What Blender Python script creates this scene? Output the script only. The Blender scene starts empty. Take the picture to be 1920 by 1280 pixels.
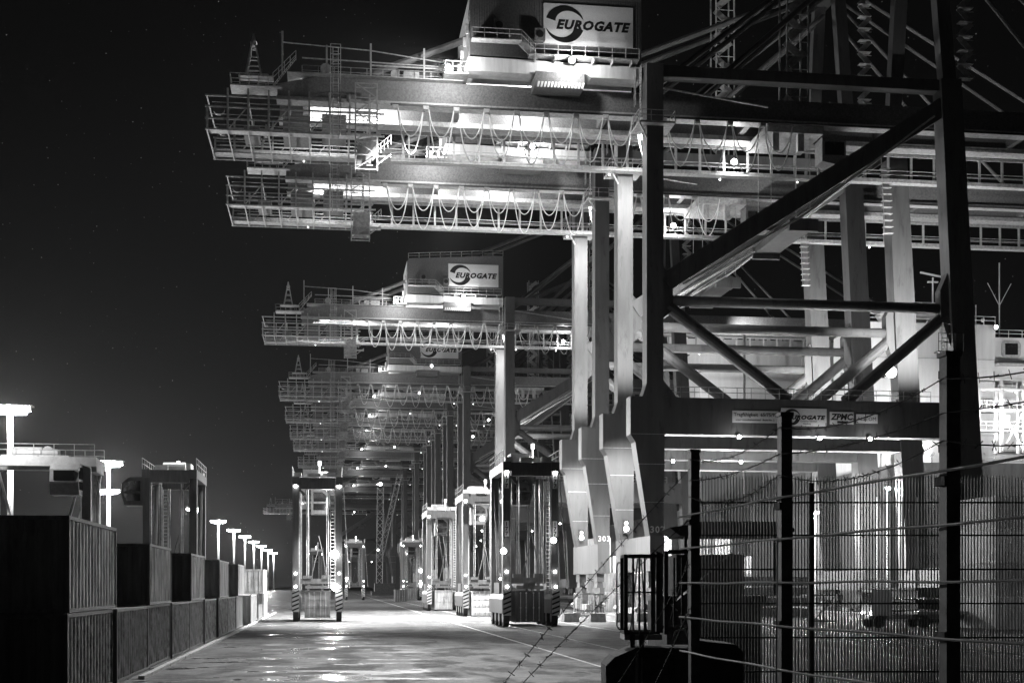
import bpy, math, random
from mathutils import Vector, Matrix
R = math.radians
rnd = random.Random(11)
scene = bpy.context.scene
COL = scene.collection

# ------------------------------------------------------------ camera, world, exposure
YAW = math.atan(340 / 2500)
cd = bpy.data.cameras.new('camera'); cam = bpy.data.objects.new('camera', cd); COL.objects.link(cam)
cam.location = (0, 0, 3.4); cam.rotation_euler = (R(90), 0, -YAW)
cd.sensor_width = 36; cd.lens = 2500 / 1920 * 36
cd.shift_y = (1098 - 640) / 1920
cd.clip_start = .5; cd.clip_end = 9000
scene.camera = cam

world = bpy.data.worlds.new('World'); scene.world = world; world.use_nodes = True
wn = world.node_tree.nodes; wl = world.node_tree.links
bg = wn['Background']
tc = wn.new('ShaderNodeTexCoord'); sp = wn.new('ShaderNodeSeparateXYZ'); wl.new(tc.outputs['Generated'], sp.inputs[0])
def wmath(op, a, b=None, clamp=False):
    n = wn.new('ShaderNodeMath'); n.operation = op; n.use_clamp = clamp
    for i, x in enumerate((a, b)):
        if x is None: continue
        if hasattr(x, 'is_linked'): wl.new(x, n.inputs[i])
        else: n.inputs[i].default_value = x
    return n.outputs[0]
SKY_BASE, SKY_GLOW = 0.0034, 0.028
up = wmath('MAXIMUM', sp.outputs[2], 0.0)
glow = wmath('MULTIPLY', wmath('POWER', 2.718, wmath('MULTIPLY', up, -11.0)), SKY_GLOW)
# stars / fine grain of a clear winter night
vor = wn.new('ShaderNodeTexVoronoi'); vor.inputs['Scale'].default_value = 260
wl.new(tc.outputs['Generated'], vor.inputs['Vector'])
st = wmath('LESS_THAN', vor.outputs['Distance'], 0.085)
wc = wn.new('ShaderNodeTexWhiteNoise'); wl.new(vor.outputs['Color'], wc.inputs['Vector'])
st = wmath('MULTIPLY', st, wmath('POWER', wc.outputs['Value'], 6.0))
st = wmath('MULTIPLY', st, 0.22)
cl = wn.new('ShaderNodeTexNoise'); cl.inputs['Scale'].default_value = 5; cl.inputs['Detail'].default_value = 4
wl.new(tc.outputs['Generated'], cl.inputs['Vector'])
tot = wmath('ADD', wmath('MULTIPLY', wmath('ADD', glow, SKY_BASE), wmath('ADD', wmath('MULTIPLY', cl.outputs['Fac'], .5), .75)), st)
cmb = wn.new('ShaderNodeCombineXYZ')
for i in range(3): wl.new(tot, cmb.inputs[i])
wl.new(cmb.outputs[0], bg.inputs['Color']); bg.inputs['Strength'].default_value = 1.0

scene.view_settings.view_transform = 'Standard'; scene.view_settings.look = 'None'
scene.view_settings.gamma = 1; scene.view_settings.use_curve_mapping = False
scene.view_settings.exposure = -0.5
scene.render.engine = 'CYCLES'
scene.cycles.max_bounces = 5; scene.cycles.diffuse_bounces = 1; scene.cycles.glossy_bounces = 3
scene.cycles.volume_bounces = 0; scene.cycles.use_light_tree = True
scene.cycles.sample_clamp_indirect = 4
scene.cycles.use_denoising = True

# ------------------------------------------------------------ materials
def mat(name, g, rough=.55, metal=0.0, var=.25, scale=1.2, streak=0.0, rust=0.0, bump=0.0, spec=.4, hard=.15):
    m = bpy.data.materials.new(name); m.use_nodes = True
    n = m.node_tree.nodes; l = m.node_tree.links; b = n['Principled BSDF']
    b.inputs['Roughness'].default_value = rough; b.inputs['Metallic'].default_value = metal
    b.inputs['Specular IOR Level'].default_value = spec
    t = n.new('ShaderNodeTexCoord'); mp = n.new('ShaderNodeMapping'); l.new(t.outputs['Object'], mp.inputs[0])
    mp.inputs['Scale'].default_value = (scale, scale, scale * (.12 if streak else 1))
    no = n.new('ShaderNodeTexNoise'); no.inputs['Scale'].default_value = 1.0 if not streak else 2.2
    no.inputs['Detail'].default_value = 6; no.inputs['Roughness'].default_value = .65
    l.new(mp.outputs[0], no.inputs['Vector'])
    cr = n.new('ShaderNodeValToRGB'); lo, hi = g * (1 - var), min(1, g * (1 + var))
    cr.color_ramp.elements[0].position = .5 - hard; cr.color_ramp.elements[1].position = .5 + hard
    cr.color_ramp.elements[0].color = (lo, lo, lo, 1); cr.color_ramp.elements[1].color = (hi, hi, hi, 1)
    l.new(no.outputs['Fac'], cr.inputs['Fac']); out = cr.outputs['Color']
    if rust:
        n2 = n.new('ShaderNodeTexNoise'); n2.inputs['Scale'].default_value = 1.1 if not streak else .8; n2.inputs['Detail'].default_value = 8
        n2.inputs['Roughness'].default_value = .7
        m2 = n.new('ShaderNodeMapping'); l.new(t.outputs['Object'], m2.inputs[0]); m2.inputs['Scale'].default_value = (1.6, 1.6, .35)
        l.new(m2.outputs[0], n2.inputs['Vector'])
        c2 = n.new('ShaderNodeValToRGB'); c2.color_ramp.elements[0].position = .56; c2.color_ramp.elements[1].position = .64
        c2.color_ramp.elements[0].color = (0, 0, 0, 1); c2.color_ramp.elements[1].color = (rust,) * 3 + (1,)
        l.new(n2.outputs['Fac'], c2.inputs['Fac'])
        mx = n.new('ShaderNodeMix'); mx.data_type = 'RGBA'; mx.inputs['B'].default_value = (.035, .035, .035, 1)
        l.new(c2.outputs['Color'], mx.inputs['Factor']); l.new(out, mx.inputs['A']); out = mx.outputs['Result']
    l.new(out, b.inputs['Base Color'])
    if bump:
        bp = n.new('ShaderNodeBump'); bp.inputs['Strength'].default_value = bump; bp.inputs['Distance'].default_value = .02
        n3 = n.new('ShaderNodeTexNoise'); n3.inputs['Scale'].default_value = 14; l.new(t.outputs['Object'], n3.inputs['Vector'])
        l.new(n3.outputs['Fac'], bp.inputs['Height']); l.new(bp.outputs[0], b.inputs['Normal'])
    return m
def emis(name, s):
    m = bpy.data.materials.new(name); m.use_nodes = True; n = m.node_tree.nodes
    b = n['Principled BSDF']; b.inputs['Base Color'].default_value = (.8, .8, .8, 1)
    b.inputs['Emission Color'].default_value = (1, 1, 1, 1); b.inputs['Emission Strength'].default_value = s
    m.cycles.emission_sampling = 'NONE'
    return m
M = dict(
    paint=mat('crane_paint', .11, .5, var=.22, scale=.6, streak=1, rust=.45, hard=.25),
    girder=mat('girder_paint', .17, .75, var=.3, scale=6, bump=.3),
    house=mat('house_cladding', .15, .75, var=.25, scale=5),
    dark=mat('dark_steel', .06, .6, var=.3, scale=2),
    galv=mat('galvanised_steel', .42, .5, var=.3, scale=3),
    cable=mat('cable_rubber', .8, .6, var=.1),
    signw=mat('sign_white', .8, .5, var=.06, scale=8),
    signk=mat('sign_black', .015, .5, var=.1),
    white=mat('white_paint', .72, .5, var=.12, scale=.8, streak=1),
    carrier=mat('carrier_paint', .12, .45, var=.2, scale=2, streak=1),
    carrierw=mat('carrier_pale_and_lit', .6, .45, var=.15, scale=2),
    tyre=mat('tyre_rubber', .03, .8),
    glass=mat('dark_glass', .02, .08, spec=.8),
    concrete=mat('concrete', .30, .85, var=.25, scale=3, bump=.5),
    fence=mat('fence_wire', .85, .4, var=.15, scale=9),
    post=mat('fence_post', .10, .6, var=.4, scale=9),
    rust=mat('rusty_steel', .09, .8, var=.6, scale=5, bump=.5),
    hull=mat('hull_paint', .10, .6, var=.3, scale=.3, streak=1, rust=.3),
    ship=mat('ship_white', .75, .5, var=.08, scale=.4, streak=1),
    wood=mat('timber', .25, .8, var=.4, scale=4),
    lamp=emis('lamp_glow', 40), lampdim=emis('small_lamp_glow', 9), window=emis('lit_window', 1.4),
)
CONT = [mat('container_paint_%s' % w, g, .6, var=.35, scale=1.5, streak=1, rust=ru) for w, g, ru in
        (('dark', .07, .4), ('grey', .20, .6), ('light', .45, .5), ('white', .68, .3), ('middle', .13, .6))]

# ------------------------------------------------------------ mesh builder
class MB:
    def __init__(s): s.v = []; s.f = []
    def add(s, vs, fs):
        o = len(s.v); s.v += [tuple(p) for p in vs]; s.f += [tuple(o + i for i in f) for f in fs]; return s
    def box(s, x0, x1, y0, y1, z0, z1):
        return s.add([(x0,y0,z0),(x1,y0,z0),(x1,y1,z0),(x0,y1,z0),(x0,y0,z1),(x1,y0,z1),(x1,y1,z1),(x0,y1,z1)],
                     [(0,3,2,1),(4,5,6,7),(0,1,5,4),(1,2,6,5),(2,3,7,6),(3,0,4,7)])
    def beam(s, p, q, w, h=None, upv=(0, 1, 0)):          # rectangular bar; w across, h along upv
        h = h or w; p = Vector(p); q = Vector(q); d = (q - p).normalized(); u = Vector(upv)
        if abs(d.dot(u)) > .95: u = Vector((1, 0, 0))
        a = d.cross(u).normalized(); b = a.cross(d).normalized()
        vs = []
        for c in (p, q):
            for i, j in ((-1,-1),(1,-1),(1,1),(-1,1)): vs.append(c + a * (i * w / 2) + b * (j * h / 2))
        return s.add(vs, [(0,1,2,3),(7,6,5,4),(0,4,5,1),(1,5,6,2),(2,6,7,3),(3,7,4,0)])
    def tube(s, p, q, r, n=8, r2=None, cap=True):
        p = Vector(p); q = Vector(q); d = (q - p).normalized(); r2 = r if r2 is None else r2
        u = Vector((0, 0, 1)) if abs(d.z) < .9 else Vector((1, 0, 0))
        a = d.cross(u).normalized(); b = a.cross(d)
        vs = []
        for c, rr in ((p, r), (q, r2)):
            for i in range(n):
                t = 2 * math.pi * i / n; vs.append(c + a * (rr * math.cos(t)) + b * (rr * math.sin(t)))
        fs = [(i, (i + 1) % n, n + (i + 1) % n, n + i) for i in range(n)]
        if cap: fs += [tuple(reversed(range(n))), tuple(range(n, 2 * n))]
        return s.add(vs, fs)
    def path(s, pts, r, n=5):
        for a, b in zip(pts, pts[1:]): s.tube(a, b, r, n, cap=False)
        return s
    def prism(s, poly, y0, y1):                            # polygon in x,z extruded along y
        n = len(poly)
        s.add([(x, y0, z) for x, z in poly] + [(x, y1, z) for x, z in poly],
              [tuple(range(n)), tuple(reversed(range(n, 2 * n)))] + [(i, n + i, n + (i + 1) % n, (i + 1) % n) for i in range(n)])
        return s
    def ball(s, c, r, n=8, k=5):
        vs = []; fs = []
        for j in range(k + 1):
            t = math.pi * j / k
            for i in range(n):
                a = 2 * math.pi * i / n
                vs.append((c[0] + r * math.sin(t) * math.cos(a), c[1] + r * math.sin(t) * math.sin(a), c[2] + r * math.cos(t)))
        for j in range(k):
            for i in range(n): fs.append((j * n + i, (j + 1) * n + i, (j + 1) * n + (i + 1) % n, j * n + (i + 1) % n))
        return s.add(vs, fs)
    def rail(s, p, q, h=1.05, step=1.5, r=.035, n=5):       # handrail with posts between two points
        p = Vector(p); q = Vector(q); L = (q - p).length; k = max(1, round(L / step)); z = Vector((0, 0, 1))
        for i in range(k + 1):
            c = p + (q - p) * (i / k); s.tube(c, c + z * h, r, n, cap=False)
        for hh in (h, h * .52): s.tube(p + z * hh, q + z * hh, r, n, cap=False)
        return s
    def ladder(s, p, q, w=.45, side=(1, 0, 0), step=.33, r=.035):
        p = Vector(p); q = Vector(q); a = Vector(side) * (w / 2); L = (q - p).length
        s.tube(p - a, q - a, r, 4); s.tube(p + a, q + a, r, 4)
        for i in range(int(L / step)):
            c = p + (q - p) * ((i + .5) * step / L); s.tube(c - a, c + a, r * .8, 4, cap=False)
        return s
    def mesh(s, name, smooth=False):
        me = bpy.data.meshes.new(name); me.from_pydata(s.v, [], s.f); me.update()
        if smooth:
            me.polygons.foreach_set('use_smooth', [True] * len(me.polygons))
        return me
def part(name, shape, m, parent=None, loc=(0, 0, 0), rz=0, label=None, smooth=False):
    me = shape.mesh(name, smooth) if isinstance(shape, MB) else shape
    if not me.materials: me.materials.append(M[m] if isinstance(m, str) else m)
    o = bpy.data.objects.new(name, me); COL.objects.link(o)
    o.location = loc; o.rotation_euler.z = rz
    if parent: o.parent = parent
    if label: o['label'] = label
    return o
def tag(o, label, cat, group=None):
    o['label'] = label; o['category'] = cat
    if group: o['group'] = group
    return o
def thing(name, label, cat, loc=(0, 0, 0), rz=0, group=None):
    o = bpy.data.objects.new(name, None); COL.objects.link(o); o.location = loc; o.rotation_euler.z = rz
    o.empty_display_size = .2
    return tag(o, label, cat, group)
def struct(name, shape, m, kind='structure', loc=(0, 0, 0)):
    o = part(name, shape, m, loc=loc); o['kind'] = kind; return o
def copy_tree(o, parent=None, skip=()):
    c = o.copy(); COL.objects.link(c); c.parent = parent
    for ch in list(o.children):
        if ch.name.split('.')[0] not in skip: copy_tree(ch, c, skip)
    return c
def copy_thing(o, label, loc, rz=0, group=None, skip=()):
    c = copy_tree(o, None, skip); c.location = loc; c.rotation_euler.z = rz; c['label'] = label
    if group: c['group'] = group
    return c
def lamp(kind, parent, loc, watts, aim=None, angle=70, blend=.5, radius=.25, name='light'):
    ld = bpy.data.lights.new(name, kind); ld.energy = watts; ld.shadow_soft_size = radius
    if kind == 'SPOT': ld.spot_size = R(angle); ld.spot_blend = blend
    o = bpy.data.objects.new(name, ld); COL.objects.link(o); o.location = loc; o.parent = parent
    if aim is not None: o.rotation_euler = (Vector(aim) - Vector(loc)).to_track_quat('-Z', 'Y').to_euler()
    return o
_txt = {}
def text_mesh(s, size, shear=0.0, align='LEFT', bold=0.0, space=1.0):
    k = (s, size, shear, align, bold, space)
    if k in _txt: return _txt[k]
    cu = bpy.data.curves.new('lettering', 'FONT'); cu.body = s; cu.size = size; cu.shear = shear
    cu.align_x = align; cu.extrude = .006; cu.offset = bold; cu.space_character = space; cu.resolution_u = 2
    o = bpy.data.objects.new('lettering', cu); COL.objects.link(o)
    dg = bpy.context.evaluated_depsgraph_get(); dg.update()
    me = bpy.data.meshes.new_from_object(o.evaluated_get(dg)); bpy.data.objects.remove(o)
    me.transform(Matrix.Rotation(R(90), 4, 'X')); _txt[k] = me
    me.materials.clear()
    return me
def arc_logo(Rr):                                          # two tapering crescents facing -y, centred on 0
    mb = MB(); N = 22
    for turn in (0, math.pi):
        vs = []
        for i in range(N + 1):
            f = i / N; t = R(163) - R(148) * f + turn
            th = Rr * .5 * (1 - f) ** .75 + .004
            for rr in (Rr, Rr - th):
                for y in (0, -.012): vs.append((rr * math.cos(t) * 1.04, y, rr * math.sin(t) * .98))
        fs = []
        for i in range(N):
            a = 4 * i; b = a + 4
            fs += [(a + 1, b + 1, b + 3, a + 3), (a, a + 2, b + 2, b), (a, b, b + 1, a + 1), (a + 2, a + 3, b + 3, b + 2)]
        mb.add(vs, fs)
    return mb
def gate_sign(parent, x, y, z, w, h, sub=False):             # white company board with crescents and lettering
    b = part('sign_board', MB().box(0, w, -.05, 0, 0, h), 'signw', parent, (x, y, z))
    part('logo', arc_logo(h * .47), 'signk', b, (w * .235, -.055, h * .5))
    me = text_mesh('EUROGATE', h * .31, .28, 'LEFT', h * .016, 1.12)
    xs = [v.co.x for v in me.vertices]; L = max(xs) - min(xs)
    t = part('lettering', me, 'signk', b, (w * .14, -.06, h * .385)); t.scale.x = w * .83 / L
    if sub:
        me = text_mesh('Container Terminal', h * .12, 0, 'LEFT', .002)
        part('lettering', me, 'signk', b, (w * .42, -.06, h * .24))
        me = text_mesh('Hamburg', h * .12, 0, 'LEFT', .002)
        part('lettering', me, 'signk', b, (w * .48, -.06, h * .10))
    return b

# ------------------------------------------------------------ ground
gm = bpy.data.materials.new('asphalt'); gm.use_nodes = True
n = gm.node_tree.nodes; l = gm.node_tree.links; b = n['Principled BSDF']
geo = n.new('ShaderNodeNewGeometry')
def noise(scale, detail=5, rough=.6, sc=(1, 1, 1), seed=0):
    mp = n.new('ShaderNodeMapping'); mp.inputs['Scale'].default_value = sc; mp.inputs['Location'].default_value = (seed, seed * 1.7, 0)
    l.new(geo.outputs['Position'], mp.inputs[0])
    t = n.new('ShaderNodeTexNoise'); t.inputs['Scale'].default_value = scale; t.inputs['Detail'].default_value = detail
    t.inputs['Roughness'].default_value = rough; l.new(mp.outputs[0], t.inputs['Vector']); return t.outputs['Fac']
def ramp(fac, p0, v0, p1, v1):
    c = n.new('ShaderNodeValToRGB'); e = c.color_ramp.elements
    e[0].position = p0; e[0].color = (v0,) * 3 + (1,); e[1].position = p1; e[1].color = (v1,) * 3 + (1,)
    l.new(fac, c.inputs['Fac']); return c.outputs['Color']
def gmath(op, a, b2):
    m = n.new('ShaderNodeMath'); m.operation = op
    for i, x in enumerate((a, b2)):
        if hasattr(x, 'is_linked'): l.new(x, m.inputs[i])
        else: m.inputs[i].default_value = x
    return m.outputs[0]
grain = gmath('MULTIPLY', ramp(noise(22, 3, .85), .3, .3, .7, 1.7), ramp(noise(3.2, 6, .85), .38, .25, .62, 1.9))
b.inputs['Specular IOR Level'].default_value = .35
big = ramp(noise(.16, 6, .6), .3, .035, .7, .085)
patch = ramp(noise(.33, 4, .55, (1.5, .5, 1), 31), .46, .0, .52, 1.0)     # repaired, darker and smoother patches
puddle = ramp(noise(.34, 5, .62, (.6, .9, 1), 7.3), .54, 0.0, .57, 1.0)
sxp = n.new('ShaderNodeSeparateXYZ'); l.new(geo.outputs['Position'], sxp.inputs[0])
leftm = n.new('ShaderNodeMapRange'); l.new(sxp.outputs[0], leftm.inputs['Value'])
for k_, v_ in (('From Min', 6.0), ('From Max', 1.0), ('To Min', .0), ('To Max', 1.0)): leftm.inputs[k_].default_value = v_
puddle = gmath('MULTIPLY', puddle, leftm.outputs[0])   # wet places
base = gmath('MULTIPLY', grain, big)
base = gmath('MULTIPLY', base, gmath('SUBTRACT', 1.15, gmath('MULTIPLY', patch, .3)))
vr = n.new('ShaderNodeTexVoronoi'); vr.feature = 'DISTANCE_TO_EDGE'; vr.inputs['Scale'].default_value = .13
mpv = n.new('ShaderNodeMapping'); l.new(geo.outputs['Position'], mpv.inputs[0])
nz = n.new('ShaderNodeTexNoise'); nz.inputs['Scale'].default_value = .9; l.new(geo.outputs['Position'], nz.inputs['Vector'])
vm = n.new('ShaderNodeVectorMath'); vm.operation = 'MULTIPLY_ADD'; vm.inputs[1].default_value = (1.6, 1.6, 0)
l.new(nz.outputs['Color'], vm.inputs[0]); l.new(mpv.outputs[0], vm.inputs[2]); l.new(vm.outputs[0], vr.inputs['Vector'])
crack = ramp(vr.outputs['Distance'], .003, 0.0, .009, 1.0)
base = gmath('MULTIPLY', base, gmath('ADD', gmath('MULTIPLY', crack, .8), .2))
base = gmath('MULTIPLY', base, gmath('SUBTRACT', 1.0, gmath('MULTIPLY', puddle, .8)))
blot = gmath('MULTIPLY', ramp(noise(.8, 6, .7, (.8, 1.0, 1), 12), .42, .35, .6, 1.25), ramp(noise(.35, 7, .75, (.6, 1.0, 1), 44), .44, .5, .5, 1.2))
base = gmath('MULTIPLY', base, blot)
cb = n.new('ShaderNodeCombineXYZ')
for i in range(3): l.new(base, cb.inputs[i])
l.new(cb.outputs[0], b.inputs['Base Color'])
rg = gmath('SUBTRACT', gmath('SUBTRACT', .88, gmath('MULTIPLY', patch, .16)), gmath('MULTIPLY', puddle, .5))
l.new(rg, b.inputs['Roughness'])
bp = n.new('ShaderNodeBump'); bp.inputs['Strength'].default_value = .35; bp.inputs['Distance'].default_value = .03
hh = gmath('MULTIPLY', gmath('ADD', noise(26, 3, .8), gmath('MULTIPLY', noise(1.1, 4), 2.0)), gmath('SUBTRACT', 1.0, gmath('MULTIPLY', puddle, .92)))
l.new(hh, bp.inputs['Height']); l.new(bp.outputs[0], b.inputs['Normal'])
struct('ground', MB().add([(-1500, -60, 0), (72, -60, 0), (72, 3500, 0), (-1500, 3500, 0)], [(0, 1, 2, 3)]), gm)
struct('quay_wall', MB().box(71.2, 72.4, -60, 2600, -9, .35), 'concrete')
wm = mat('harbour_water', .02, .12, var=.2)
struct('water', MB().add([(72, -300, -4), (2500, -300, -4), (2500, 3500, -4), (72, 3500, -4)], [(0, 1, 2, 3)]), wm)
line = mat('road_marking', .55, .6, var=.35, scale=2)
for x, y0, y1, w in ((11.3, 40, 700, .16), (15.2, 70, 700, .12), (21.5, 60, 700, .12), (27, 20, 500, .12), (40, 20, 500, .15), (46, 20, 500, .15)):
    struct('lane_line', MB().box(x - w / 2, x + w / 2, y0, y1, .002, .006), line)
for x in (32.4, 33.8, 65.4, 66.8):
    struct('crane_rail', MB().box(x - .05, x + .05, 10, 900, .0, .05), 'galv')
kerb = mat('kerb_concrete', .5, .8, var=.3, scale=3)
k0 = MB(); y = 40
kroot = thing('kerb', 'pale low concrete kerb along the foot of the container row', 'kerb', (-6.95, 0, 0))
kme = MB().box(0, .22, .01, 1.97, 0, .13).mesh('kerb_stone')
for i in range(60):
    part('kerb_stone', kme, kerb, kroot, (rnd.uniform(-.015, .015), 50 + 2 * i, rnd.uniform(-.01, .01)))

# ------------------------------------------------------------ containers
CW = 2.44
def corr(L, h, pitch=.55, depth=.036):                        # corrugated sheet along +y, facing +x, bottom at z 0
    mb = MB(); xs = []; y = 0; n_ = max(4, round(L / pitch)); p = L / n_
    for i in range(n_):
        xs += [(0, y), (0, y + p * .3), (-depth, y + p * .5), (-depth, y + p * .8)]; y += p
    xs.append((0, L)); k = len(xs)
    mb.add([(x, yy, 0) for x, yy in xs] + [(x, yy, h) for x, yy in xs], [(i, i + 1, k + i + 1, k + i) for i in range(k - 1)])
    return mb
def container(label, L=8, H=2.6, m=0, doors=False, loc=(0, 0, 0), rz=0, group=None, doorm=None, sidem=None, endm=None):
    mm = CONT[m]; t = thing('shipping_container', label, 'container', loc, rz, group)
    fr = MB()
    for x in (.06, CW - .06):
        for y in (.06, L - .06): fr.box(x - .06, x + .06, y - .06, y + .06, .12, H - .1)
    for z in (.0, H - .12):
        fr.box(0, .1, .12, L - .12, z + .01, z + .12); fr.box(CW - .1, CW, .12, L - .12, z + .01, z + .12)
        fr.box(.12, CW - .12, 0, .1, z + .01, z + .12); fr.box(.12, CW - .12, L - .1, L, z + .01, z + .12)
    part('frame', fr, mm, t)
    for x in (0, CW):
        for y in (0, L):
            for z in (0, H - .12):
                part('corner_casting', MB().box(x - (.005 if x == 0 else .165), x + (.165 if x == 0 else .005), y - (.005 if y == 0 else .165), y + (.165 if y == 0 else .005), z, z + .125), mm, t)
    part('side_panel', corr(L - .24, H - .24), sidem or mm, t, (CW - .02, .12, .12))
    s2 = part('side_panel', corr(L - .24, H - .24), sidem or mm, t, (.02, L - .12, .12), R(180))
    part('roof', MB().box(.02, CW - .02, .02, L - .02, H - .07, H - .03), mm, t)
    part('floor', MB().box(.05, CW - .05, .05, L - .05, .02, .1), mm, t)
    part('end_panel', corr(CW - .24, H - .24, .4), mm, t, (CW - .12, L - .03, .12), R(90))
    if doors:
        for x0 in (.13, CW / 2 + .01):
            d = MB().box(x0, x0 + CW / 2 - .14, .04, .08, .13, H - .13)
            for k in range(3): d.box(x0 + .08, x0 + CW / 2 - .22, .02, .045, .25 + k * (H - .4) / 3, .13 + (k + 1) * (H - .4) / 3)
            dd = part('door', d, doorm or mm, t)
            for f in (.28, .72):
                bar = MB().tube((x0 + 1.08 * f, -.01, .1), (x0 + 1.08 * f, -.01, H - .1), .03, 6)
                for z in (.16, H * .45, H - .22): bar.box(x0 + 1.08 * f - .06, x0 + 1.08 * f + .06, -.03, .04, z, z + .08)
                part('locking_bar', bar, 'galv', dd)
    else:
        part('front_panel', corr(CW - .24, H - .24, .4), endm or mm, t, (.12, .03, .12), R(-90))
    return t
X0 = -7.4 - CW
SIDE = mat('streaked_lightened_side', .40, .6, var=.92, scale=2.1, streak=1, rust=.95, hard=.09)  # streaks and rust; base lighter than the ends, in place of light on it
LOWS = mat('soiled_container_side', .15, .7, var=.9, scale=2.2, rust=.8, hard=.12)
GU, GL = 'containers in the row beside the road', 'containers in the row beside the road'
D, G_, Lt, W_, Md = 0, 1, 2, 3, 4
# lower tier
low = [(39.5, D, 'soot dark container lowest at the left edge, under the tall near container'),
       (47.7, Md, 'dull dark container second in the lower row, its side faintly streaked'),
       (55.9, Md, 'dark ground container below the second raised container, pale top rail'),
       (64.2, D, 'dark ground container under the third raised container'),
       (72.3, Md, 'grey stained ground container behind the third raised container'),
       (80.5, Md, 'dark ground container left of the ribbed raised container'),
       (90.5, D, 'black ended container below the bright ribbed raised container'),
       (99.0, Md, 'narrow looking dark container past the black ended one'),
       (108.0, G_, 'grey ground container under the slim pale raised container'),
       (118.0, Lt, 'pale ribbed ground container standing at the bend of the row'),
       (130.0, Lt, 'light ground container just past the pale ribbed one'),
       (141.0, G_, 'small looking grey ground container below the white door end'),
       (152.0, Lt, 'last light ground container before the left straddle carrier')]
for i, (y, m, lab) in enumerate(low):
    xo = rnd.uniform(-.06, .06) + (.5 if i == 9 else 0)
    container(lab, 8.0, 2.6, m, i in (11, 12), (X0 + xo, y, 0), group=GL, sidem=LOWS if i < 8 else None)
upn = [(40.0, 8.6, Md, False, 'tall near container with a black end and rust streaked side, topmost at left'),
       (56.2, 7.4, Md, False, 'second raised container, black end, rusty side lit from the road'),
       (72.6, 7.7, Md, False, 'third raised container directly in front of the left tall carrier'),
       (91.0, 8.0, W_, False, 'bright raised container with wide ribs on its end'),
       (109.0, 8.0, Lt, False, 'slim pale raised container past the ribbed one'),
       (141.2, 8.0, W_, True, 'white raised container showing its double doors')]
for i, (y, L, m, dr, lab) in enumerate(upn):
    container(lab, L, 2.82 if i == 0 else 2.52, m, dr, (X0 + (.05 if i else -.1) + (0.4 if i == 5 else 0), y, 2.62), group=GU,
              sidem=SIDE if i < 3 else None)
container('grey roofed container stacked two high behind the near container', 12, 2.9, G_, False, (-12.7, 30.5, 2.9), group=GU)
container('dark container under the grey roofed one behind the near row', 12, 2.87, D, False, (-12.7, 30.5, 0), group=GL)

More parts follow.
